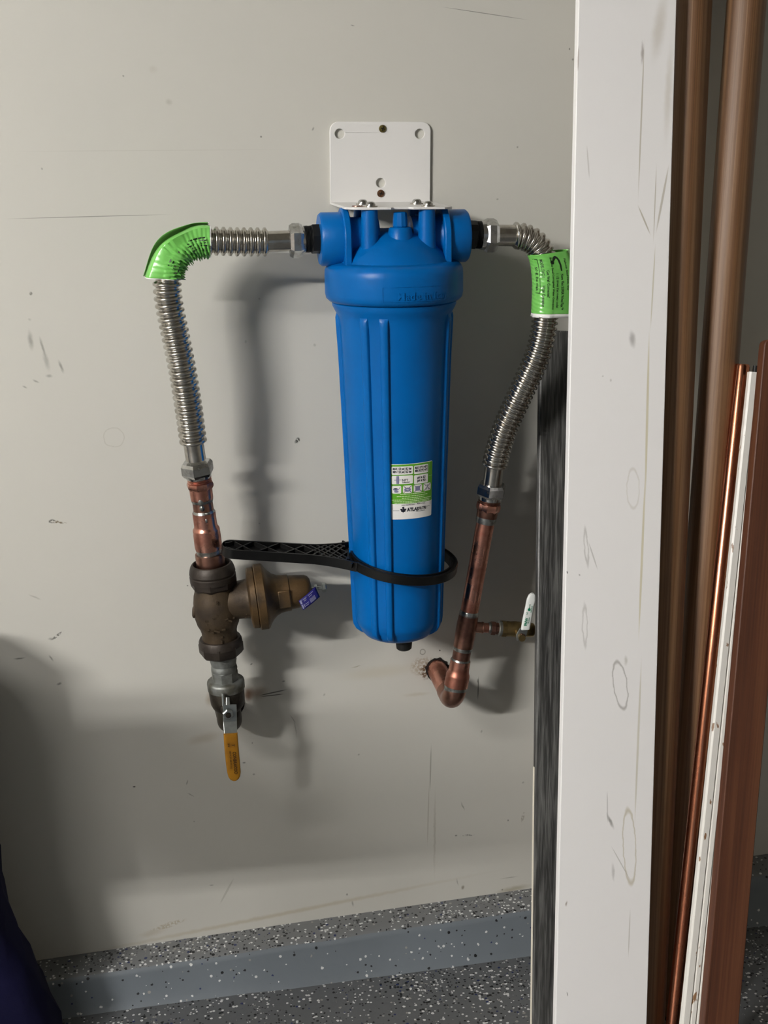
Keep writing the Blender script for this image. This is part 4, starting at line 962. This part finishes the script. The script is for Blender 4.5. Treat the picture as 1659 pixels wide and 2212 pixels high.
# ------------------------------------------------------------------ DRAIN VALVE
rd = Run((1006, 1354, .086), (1150, 1361, .086), False)
b = MB(); rd.lathe(b, [(1010, 12), (1040, 12), (1041, 13), (1043, 13)], 28); b.build('branch', M_copperd, tee)
dv = thing('drain_valve', 'small brass drain valve with a white lever handle printed in green', 'ball valve', rd.pt(1044))
b = MB(); rd.lathe(b, [(1038, 10.6), (1060, 10.6)], 28); b.build('pipe', M_copper, dv)
b = MB(); rd.lathe(b, [(1054, 11), (1056, 13), (1060, 12.5), (1061, 11)], 28); b.build('solder_joint', M_solder, dv)
b = MB(); rd.lathe(b, [(1059, 12), (1060, 15), (1068, 15.5), (1070, 13), (1078, 13)], 8, .2); b.build('adapter_hex', M_copperd, dv, smooth=25)
b = MB(); rd.lathe(b, [(1075, 15), (1077, 17), (1082, 16.5), (1083, 15.5)], 30); b.build('thread_seal', M_galv, dv)
b = MB(); rd.lathe(b, [(1082, 15.5), (1083, 18), (1092, 18)], 8, .2); rd.lathe(b, [(1090, 16), (1094, 17), (1102, 16.5), (1112, 17.5), (1122, 17), (1128, 14.5), (1132, 14), (1135, 15.5), (1150, 15.5), (1152, 14)], 30); b.build('body', M_brass, dv, smooth=40)
st = at(1127, 1377, .116)
b = MB(); b.lathe(Vector((rd.pt(1119).x, rd.pt(1119).y, rd.pt(1119).z)), st-rd.pt(1119), [(0, .007), (.02, .0065), (.024, .005), (.034, .005)], 20); b.build('stem', M_brass, dv)
lq = [at(1115, 1372, .113), at(1123, 1357, .112), at(1141, 1358, .112), at(1138, 1372, .113), at(1130, 1384, .114), at(1117, 1384, .114)]
b = MB(); nrm = Vector((0, .0022, 0)); nn_ = len(lq); b.raw(lq+[p+nrm for p in lq], [tuple(range(nn_)), tuple(reversed(range(nn_, 2*nn_)))]+[(i, (i+1) % nn_, nn_+(i+1) % nn_, nn_+i) for i in range(nn_)])
lev = b.build('lever', M_zinc, dv, smooth=0, bevel=.0005)
b = MB(); b.lathe(at(1127, 1375, .1135), (0, -1, .05), [(0, .0052), (.0035, .0052), (.0042, .004), (.003, .003), (.003, .001)], 6, .2); b.build('lever_nut', M_copperd, lev, smooth=15)
gp = [(1134.5, 1359.5, 9), (1134.8, 1358, 9.6), (1137.5, 1342, 9.9), (1141.5, 1322, 9.7), (1144.2, 1308, 9.2), (1145.8, 1302, 9.9), (1147.8, 1292, 9.4), (1149.2, 1285, 7.4), (1150, 1281.5, 3)]
rows = []
for (gx, gy, hw_) in gp:
    c = at(gx, gy, .112); kk = mpp(c); rows.append([c+Vector((abs(cos(a))**.45*(1 if cos(a) > 0 else -1)*hw_*kk, abs(sin(a))**.6*(1 if sin(a) > 0 else -1)*.003, 0)) for a in [2*pi*i/20 for i in range(20)]])
b = MB().grid(rows, True); b.f.append(tuple(range(len(b.v)-20, len(b.v)))); b.f.append(tuple(reversed(range(20))))
grip = b.build('grip', M_gripw, lev, smooth=50)
b = MB()
def GQ(x, y): return at(x, y, .1156)
for s_, cxg, cyg, hpx, wpx in (('FNW', 1136.5, 1343, 6.5, 17), ('FIG. X410A', 1142.5, 1340, 2.2, 13), ('600 CWP', 1144, 1310, 2.2, 10), ('BALL VALVE', 1148, 1316, 2.0, 14), ('LF', 1138.5, 1325, 2.5, 5)):
    vt, ft = text2d(s_, 1.0, .04); xs = [p[0] for p in vt]; ys = [p[1] for p in vt]; wx = max(xs)-min(xs); hy = max(ys)-min(ys); cx_ = (max(xs)+min(xs))/2; cy_ = (max(ys)+min(ys))/2
    # reads upward along the lever
    b.raw([GQ(cxg-(y-cy_)/hy*hpx*-1*-1+((x-cx_)/wx*wpx)*.2, cyg-(x-cx_)/wx*wpx) for x, y in vt], ft)
b.raw([GQ(1143+3*cos(2*pi*i/12), 1317+3.2*sin(2*pi*i/12)) for i in range(12)], [tuple(range(12))])
tag(b.build('grip_print', M_inkgn, grip, smooth=0), kind='stuff')

# ------------------------------------------------------------------ FILTER WRENCH
wc = at(867, 1208, .112)
Wm = Matrix.Rotation(radians(6.5), 3, 'Y') @ Matrix.Rotation(radians(5.5), 3, 'X')
def WL(x, y, z): return wc + Wm @ Vector((x, y, z))
wr = thing('filter_wrench', 'black plastic filter wrench with latticed handle hooked round the blue sump', 'wrench', wc)
RO, RI, HT = .0790, .0695, .0066
ring = MB()
rows = []
for i in range(73):
    a = radians(-152+304*i/72)           # gap of the full ring closed by the yoke on the left
    ca, sa = cos(a), sin(a)
    wtk = 1+.0*abs(sa)
    ri, ro = RI, RO
    prof = [(ri, -HT), (ro-.001, -HT), (ro, -HT+.001), (ro, HT-.001), (ro-.001, HT), (ro-.003, HT), (ro-.0032, HT-.002), (ri+.0025, HT-.002), (ri+.0022, HT), (ri, HT)]
    rows.append([WL(r*ca, r*sa, h) for r, h in prof])
ring.grid(rows, True); n_ = 10
ring.f.append(tuple(range(n_))); ring.f.append(tuple(range(len(ring.v)-n_, len(ring.v))))
ring.build('ring', M_black, wr, smooth=30)
# handle: outer rim walls, thin web floor, diagonal ribs
XE, HW = -.252, .0190
def edge(x):   # half width of the handle outline at x
    if x < -.236: return HW*sqrt(max(0, 1-((x+.236)/.0145)**2)) if x > -.2505 else .0
    if x < -.135: return HW+.0015*(x+.236)/.1
    t = (x+.135)/(.135-.069); return HW+.0015+(.0400-HW-.0015)*t**1.8
xs = [-.2503, -.249, -.2465, -.243, -.239, -.236, -.22, -.20, -.18, -.16, -.145, -.135, -.125, -.115, -.105, -.095, -.085, -.077, -.069]
rim = MB(); tw = .0028
for sgn in (-1, 1):
    rows = []
    for x in xs:
        e = edge(x); ei = max(0, e-tw)
        rows.append([WL(x, sgn*e, -HT), WL(x, sgn*e, HT), WL(x, sgn*ei, HT), WL(x, sgn*ei, -HT)])
    rim.grid(rows, True)
# inner arc wall next to the ring
rows = []
for i in range(25):
    a = radians(180-29+58*i/24); rows.append([WL(r*cos(a), r*sin(a), h) for r, h in ((RI, -HT), (RI, HT), (RI+.003, HT), (RI+.003, -HT))])
rim.grid(rows, True)
rim.build('handle_rim', M_black, wr, smooth=35)
web = MB(); rows = []
for x in xs: rows.append([WL(x, -edge(x)*.97, -.001), WL(x, 0, -.001), WL(x, edge(x)*.97, -.001)])
web.grid(rows); web.build('web', M_black, wr, smooth=0, solid=.002)
def lrib(x0, y0, x1, y1, w_=.0011):
    d = Vector((x1-x0, y1-y0, 0)); l = d.length; d.normalize(); Mm = Wm @ Matrix((d, Vector((-d.y, d.x, 0)), Vector((0, 0, 1)))).transposed()
    lat = MB(); lat.box(WL((x0+x1)/2, (y0+y1)/2, HT*.42), (l/2, w_, HT*.5), Mm); lat.build('lattice_rib', M_black, wr, smooth=0)
e = HW-.001
for x0, x1 in ((-.226, -.212), (-.200, -.165), (-.165, -.130)): pass
lrib(-.246, 0.007, -.236, .0135); lrib(-.246, -.007, -.236, -.0135)
lrib(-.232, e*.75, -.222, 0); lrib(-.232, -e*.75, -.222, 0); lrib(-.222, 0, -.208, e); lrib(-.222, 0, -.208, -e)
for x0 in (-.205, -.168): lrib(x0, e, x0+.034, -e); lrib(x0, -e, x0+.034, e)
for k in range(7):
    xa = -.140+.011*k
    ya = edge(xa)-.002; xb = xa+.036; 
    f_ = 1.0
    xb2 = min(xb, -.078); t_ = (xb2-xa)/(xb-xa); yb = edge(xb2)-.002
    for s in (-1, 1): lrib(xa, s*ya, xb2, s*(ya-(ya+edge(xb)-.002)*t_ if xb <= -.07 else ya-2*ya*t_))

# ------------------------------------------------------------------ LEANING BOARDS AND RODS, right side
def edge_pts(pxs, d0, d1, y0, y1):
    return [at(x, y, d0+(d1-d0)*(y-y0)/(y1-y0)) for x, y in pxs]
def to_floor(P, Q, z):
    d = Q-P; return P+d*((z-P.z)/d.z)
def board(name, P, Q, A, half_w, half_t, m, label, cat, extra_top=0, bev=0.002, cornertop=0, group=None, zf=None, orient=True):
    "board running from top centre P down through Q to the floor; A = across direction"
    D = (Q-P).normalized(); A = (A-D*A.dot(D)).normalized(); Nn = D.cross(A)
    if Nn.y > 0: Nn = -Nn
    top = P-D*extra_top; zf = fz(Q.x) if zf is None else zf
    bot = to_floor(P, Q, zf+.004)
    L_ = (bot-top).length
    mb = MB()
    if cornertop: poly = rrect(-half_w, -L_-cornertop*0, half_w, 0, cornertop)[:10]+[(-half_w, -L_), (half_w, -L_)]
    else: poly = [(half_w, 0), (-half_w, 0), (-half_w, -L_), (half_w, -L_)]
    Mm = Matrix((A, -D, Nn)).transposed()
    mb.prism([(x, y) for x, y in poly], -half_t, half_t, Mm, top)
    o = mb.build(name, m, None, origin=bot, smooth=35, bevel=bev, rot=Matrix((A, A.cross(D), -D)).transposed() if orient else None)
    return tag(o, label, cat, group), (top, bot, A, D, Nn)
# white post
dT, dB = .115, .34
tl, tr = at(1244, 0, dT), at(1460, 0, dT); bl, br = at(1200, 2212, dB), at(1390, 2212, dB)
cT, cB = (tl+tr)/2, (bl+br)/2; hwid = ((tr-tl).length+(br-bl).length)/4
M_post, N_, L_, B_ = new_mat('white_painted_board')
B_.inputs['Roughness'].default_value = .5; B_.inputs['Base Color'].default_value = c4(rgb('DBDBDB'))
_v = N_.new('ShaderNodeRGB'); _v.outputs[0].default_value = c4(rgb('F0EFEF'))
botp = to_floor(cT, cB, fz(cB.x)+.004)
def post_mark(x, y, hw, hh, deg, col, st, kind='soft'):
    d = dT+(dB-dT)*y/2212; p = at(x, y, d); k = mpp(p)
    return (p.x-botp.x, p.z-botp.z, hw*k, hh*k, radians(deg), rgb(col), st, kind)
ST, PN = 'A8A08C', '7F7C78'
PM = [post_mark(1382, 260, 2.2, 180, 3, ST, .65, 'line'), post_mark(1384, 115, 5, 30, 2, '8E857F', .7), post_mark(1384, 470, 7, 42, -16, ST, .0, 'soft'), post_mark(1389, 475, 2.2, 38, -24, ST, .7, 'line'),
      post_mark(1428, 430, 3, 80, 12, ST, .6, 'line'), post_mark(1412, 440, 1.6, 90, 3, ST, .6, 'line'), post_mark(1408, 620, 2, 100, 4, 'C4BFA8', .7, 'line'), post_mark(1396, 900, 3.4, 200, 2, 'CFC8AA', .8, 'line'), post_mark(1385, 1200, 3.2, 200, 3, 'CFC8AA', .8, 'line'), post_mark(1376, 1600, 3, 200, 3, 'C9C5B4', .7, 'line'),
      post_mark(1364, 732, 10, 24, -6, '9C9A98', .7), post_mark(1366, 1055, 14, 42, 0, 'B8B2A2', .3, 'ring'), post_mark(1338, 1478, 15, 52, -8, '8E8B84', .6, 'ring'), post_mark(1357, 1825, 14, 80, -2, 'B5AC90', .6, 'ring'), post_mark(1350, 1425, 6, 14, 0, 'B0ADA2', .5),
      post_mark(1316, 1770, 5, 24, -22, '8A8885', .85), post_mark(1310, 1740, 1.6, 40, 0, '9A9896', .5, 'line'), post_mark(1322, 1880, 5, 26, -4, 'A5A3A0', .5), post_mark(1338, 1860, 1.5, 50, -28, 'A19F98', .5, 'line'),
      post_mark(1265, 1180, 4, 34, -4, 'A5A39E', .5, 'ring'), post_mark(1280, 1200, 2, 36, -18, 'A5A39E', .5, 'line'), post_mark(1268, 350, 2, 40, -4, 'B8B5B0', .5, 'line'), post_mark(1222, 1948, 3, 8, 10, '8C7F72', .8), post_mark(1223, 2142, 1.4, 8, -8, '5A5650', .9),
      post_mark(1224, 1235, 1.8, 4, -20, '15130F', 1), post_mark(1250, 1240, 3, 3, 0, '8D8B88', .7), post_mark(1246, 128, 2, 30, 3, '9A8A84', .6, 'line'), post_mark(1262, 1350, 5, 40, 0, 'AAA8A3', .45, 'ring'), post_mark(1356, 2010, 1.6, 60, 3, 'A7A397', .5, 'line'), post_mark(1420, 60, 20, 90, 10, 'CBC5BB', .6), post_mark(1440, 200, 12, 130, 4, 'CFC9BE', .5), post_mark(1318, 820, 3, 5, 0, 'AAA8A3', .5), post_mark(1300, 812, 3, 3, 0, 'AAA8A3', .5)]
L_.new(add_marks(M_post, PM, _v.outputs[0]), B_.inputs['Base Color'])
post, pf = board('white_board', cT, cB, tr-tl, hwid, .007, M_post, 'tall white painted board with drip stains leaning beside the charcoal plank', 'board', extra_top=.62, bev=.0012, orient=False)
# charcoal plank behind it
dP0, dP1 = .030, .135
def pd_(y): return dP0+(dP1-dP0)*(y-718)/(1300-718)
pA, pB = at(1164, 718, pd_(718)), at(1147.5, 2212, pd_(2212)); wv = .055
acr = Vector((1, 0, 0))
plank, kf = board('dark_plank', pA+acr*wv, pB+acr*wv, acr, wv, .006, M_plank, 'charcoal grey wood-grain plank leaning between the wall and the white board', 'plank', bev=.0035)
top, bot, A_, D_, Nn = kf
b = MB(); c0 = bot-D_*.005-A_*(wv+.0006); c1 = bot-D_*.40-A_*(wv+.0006)
b.raw([c0-Nn*.0035, c0+Nn*.0035, c1+Nn*.0035, c1-Nn*.0035, c0-Nn*.0035+A_*.0006, c0+Nn*.0035+A_*.0006, c1+Nn*.0035+A_*.0006, c1-Nn*.0035+A_*.0006], [(0, 1, 2, 3), (7, 6, 5, 4), (0, 4, 5, 1), (1, 5, 6, 2), (2, 6, 7, 3), (3, 7, 4, 0)])
pm = Matrix((kf[2], kf[2].cross(kf[3]), -kf[3])); b.v = [ORG[plank.name]+pm @ (p-ORG[plank.name]) for p in b.v]; b.build('core_edge', M_pale, plank, smooth=0)
# wooden rods
def rod(P, Q, r, m, name, label, cat, extra, seg=36, flats=0, group=None):
    D = (Q-P).normalized(); top = P-D*extra; bot = to_floor(P, Q, fz(Q.x)+.004); L_ = (bot-top).length
    b = MB(); x, y, z = frame(D); rows = []
    for h, s in ((0, .9), (.003, 1), (L_-.002, 1), (L_, .95)):
        row = []
        for i in range(seg):
            a = 2*pi*i/seg; rr_ = r*s*(1-flats*abs(sin(a*2.5)))
            row.append(top+z*h+x*(rr_*cos(a))+y*(rr_*sin(a)))
        rows.append(row)
    b.grid(rows, True); b.f.append(tuple(reversed(range(seg)))); b.f.append(tuple(range(3*seg, 4*seg)))
    return tag(b.build(name, m, None, origin=bot, smooth=25 if flats else 40, rot=Matrix((x, -y, -z)).transposed()), label, cat, group)
rod(at(1494, 0, .075), at(1394, 2212, .30), .0272, M_rod, 'wooden_pole', 'brown stained wooden pole half hidden behind the white board', 'pole', .25, 40, .04, 'brown wooden poles')
rod(at(1612, 0, .060), at(1447, 2212, .258), .0272, M_rod, 'wooden_pole', 'brown stained wooden pole standing clear between the half-hidden pole and the copper pipe', 'pole', .25, 40, .05, 'brown wooden poles')
cpo = rod(at(1604, 787, .150), at(1454, 2212, .33), .0103, M_copperl, 'copper_pipe', 'loose shiny copper pipe leaning against the brown wooden poles', 'copper pipe', 0)
rod(at(1632, 790, .150), at(1474, 2212, .345), .0035, M_rubber, 'black_rod', 'thin black rod whose tip shows above the white moulding', 'rod', 0, 12)
# white moulding strip with beads
P, Q = at(1640, 806, .175), at(1493, 2212, .39)
mf = Vector((1, .0, 0)); D = (Q-P).normalized(); A_ = (mf-D*mf.dot(D)).normalized(); Nn = D.cross(A_)
if Nn.y > 0: Nn = -Nn
bot = to_floor(P, Q, fz(Q.x)+.004); L2 = (bot-P).length
prof = [(-.0155, -.004), (-.0155, .003), (-.013, .0048), (-.005, .0050), (-.0036, .0020), (-.002, .0058), (.003, .0064), (.0046, .0026), (.006, .0074), (.0088, .0078), (.0104, .0036), (.012, .009), (.0145, .0086), (.0155, .004), (.0155, -.004)]
b = MB(); rows = [[P+D*h+A_*x+Nn*y for x, y in prof] for h in [L2*k/30 for k in range(31)]]; b.grid(rows, True); b.f.append(tuple(range(15))); b.f.append(tuple(range(len(b.v)-15, len(b.v))))
M_mold = mat('chipped_white_paint', rgb('E4E2DC'), .4, col2=rgb('8A6A4E'), nscale=55, lo=.655, hi=.68, stretch=(2, 2, .55), detail=6)
tag(b.build('moulding_strip', M_mold, None, origin=bot, smooth=30), 'white beaded moulding strip with chipped paint beside the copper pipe', 'moulding')
# red-brown board
hb = .0245
e0, e1 = at(1646, 738, .205), at(1515, 2212, .425)
board('brown_board', e0+Vector((hb, 0, 0)), e1+Vector((hb, 0, 0)), Vector((1, 0, 0)), hb, .009, M_redwd, 'red-brown wooden board with rounded top leaning at the far right edge', 'board', cornertop=.008, bev=.0015)

# ------------------------------------------------------------------ NAVY BAG, left edge
rows = []
BAG = [(0.004, -.49, .065), (.05, -.495, .07), (.097, -.511, .07), (.15, -.532, .07), (.2, -.548, .07), (.25, -.555, .07), (.309, -.562, .07), (.39, -.574, .07), (.5, -.582, .068), (.575, -.588, .062), (.615, -.60, .055), (.645, -.64, .045), (.668, -.72, .025)]
BY = -.135
for z, xr_, hy in BAG:
    row = []; xl_ = -1.02+ (.04 if z > .55 else 0); cx = (xr_+xl_)/2; hx = (xr_-xl_)/2
    for i in range(36):
        a = 2*pi*i/36; ex = abs(cos(a))**.55*(1 if cos(a) > 0 else -1); ey = abs(sin(a))**.7*(1 if sin(a) > 0 else -1)
        row.append(Vector((cx+ex*hx+.005*sin(z*40+i*1.7), BY+ey*hy+.004*cos(z*33+i*2.1), fz(-.7)*max(0, 1-z/.05)+z)))
    rows.append(row)
b = MB().grid(rows, True); b.f.append(tuple(reversed(range(36)))); b.f.append(tuple(range(len(b.v)-36, len(b.v))))
bag = thing('fabric_bag', 'dark navy fabric bag standing on the floor at the left edge', 'bag', (-.8, BY, fz(-.7)))
b.build('body', M_navy, bag, smooth=80)
b = MB(); hp = spline([Vector((-.93, BY, fz(-.7)+.645)), Vector((-.90, BY, fz(-.7)+.70)), Vector((-.83, BY, fz(-.7)+.72)), Vector((-.77, BY, fz(-.7)+.69)), Vector((-.74, BY, fz(-.7)+.61))], 8); b.tube(hp, .011, 12); b.build('handle', M_navy, bag)

# ------------------------------------------------------------------ invented stool and cartons, added unseen on the left to shade the lower wall
M_bench = wood_mat('added_stool_wood', rgb('6B4E30'), rgb('8A683F'), rgb('A07C50'), .6, .8, 30)
M_card = mat('cardboard', rgb('9A7A52'), .8)
sx0, sx1, sy0, sy1, sz = -1.50, -1.02, -1.02, -.80, .92
stool = thing('added_shade_stool', 'unseen wooden stool added left of the pipes to shade the lower wall', 'stool', ((sx0+sx1)/2, (sy0+sy1)/2, fz(-1.2)))
b = MB(); b.box(((sx0+sx1)/2, (sy0+sy1)/2, sz-.012), ((sx1-sx0)/2, (sy1-sy0)/2, .012)); b.build('seat', M_bench, stool, smooth=0)
for x in (sx0+.03, sx1-.03):
    for y in (sy0+.03, sy1-.03):
        h = sz-.024-fz(x); b = MB(); b.box((x, y, fz(x)+h/2+.001), (.014, .014, h/2)); b.build('leg', M_bench, stool, smooth=0)
def shade_carton(x0, x1, y0, y1, h, label):  # added blockers of uneven height, so the wall shade gets a soft top
    t = thing('added_shade_box', label, 'box', ((x0+x1)/2, (y0+y1)/2, sz), 'added shade cartons on the stool')
    b = MB(); b.box(((x0+x1)/2, (y0+y1)/2, sz+.001+h*.46), ((x1-x0)/2, (y1-y0)/2, h*.46)); b.build('body', M_card, t, smooth=0, bevel=.003)
    b = MB(); b.box(((x0+x1)/2, (y0+y1)/2, sz+.001+h*.96), ((x1-x0)/2+.003, (y1-y0)/2+.003, h*.04)); b.build('lid', M_card, t, smooth=0, bevel=.002)
shade_carton(-1.16, -1.03, -1.00, -.82, .03, 'low unseen box added on the stool to soften the wall shade')
shade_carton(-1.46, -1.19, -1.00, -.82, .065, 'taller unseen box added on the stool to shade the wall')
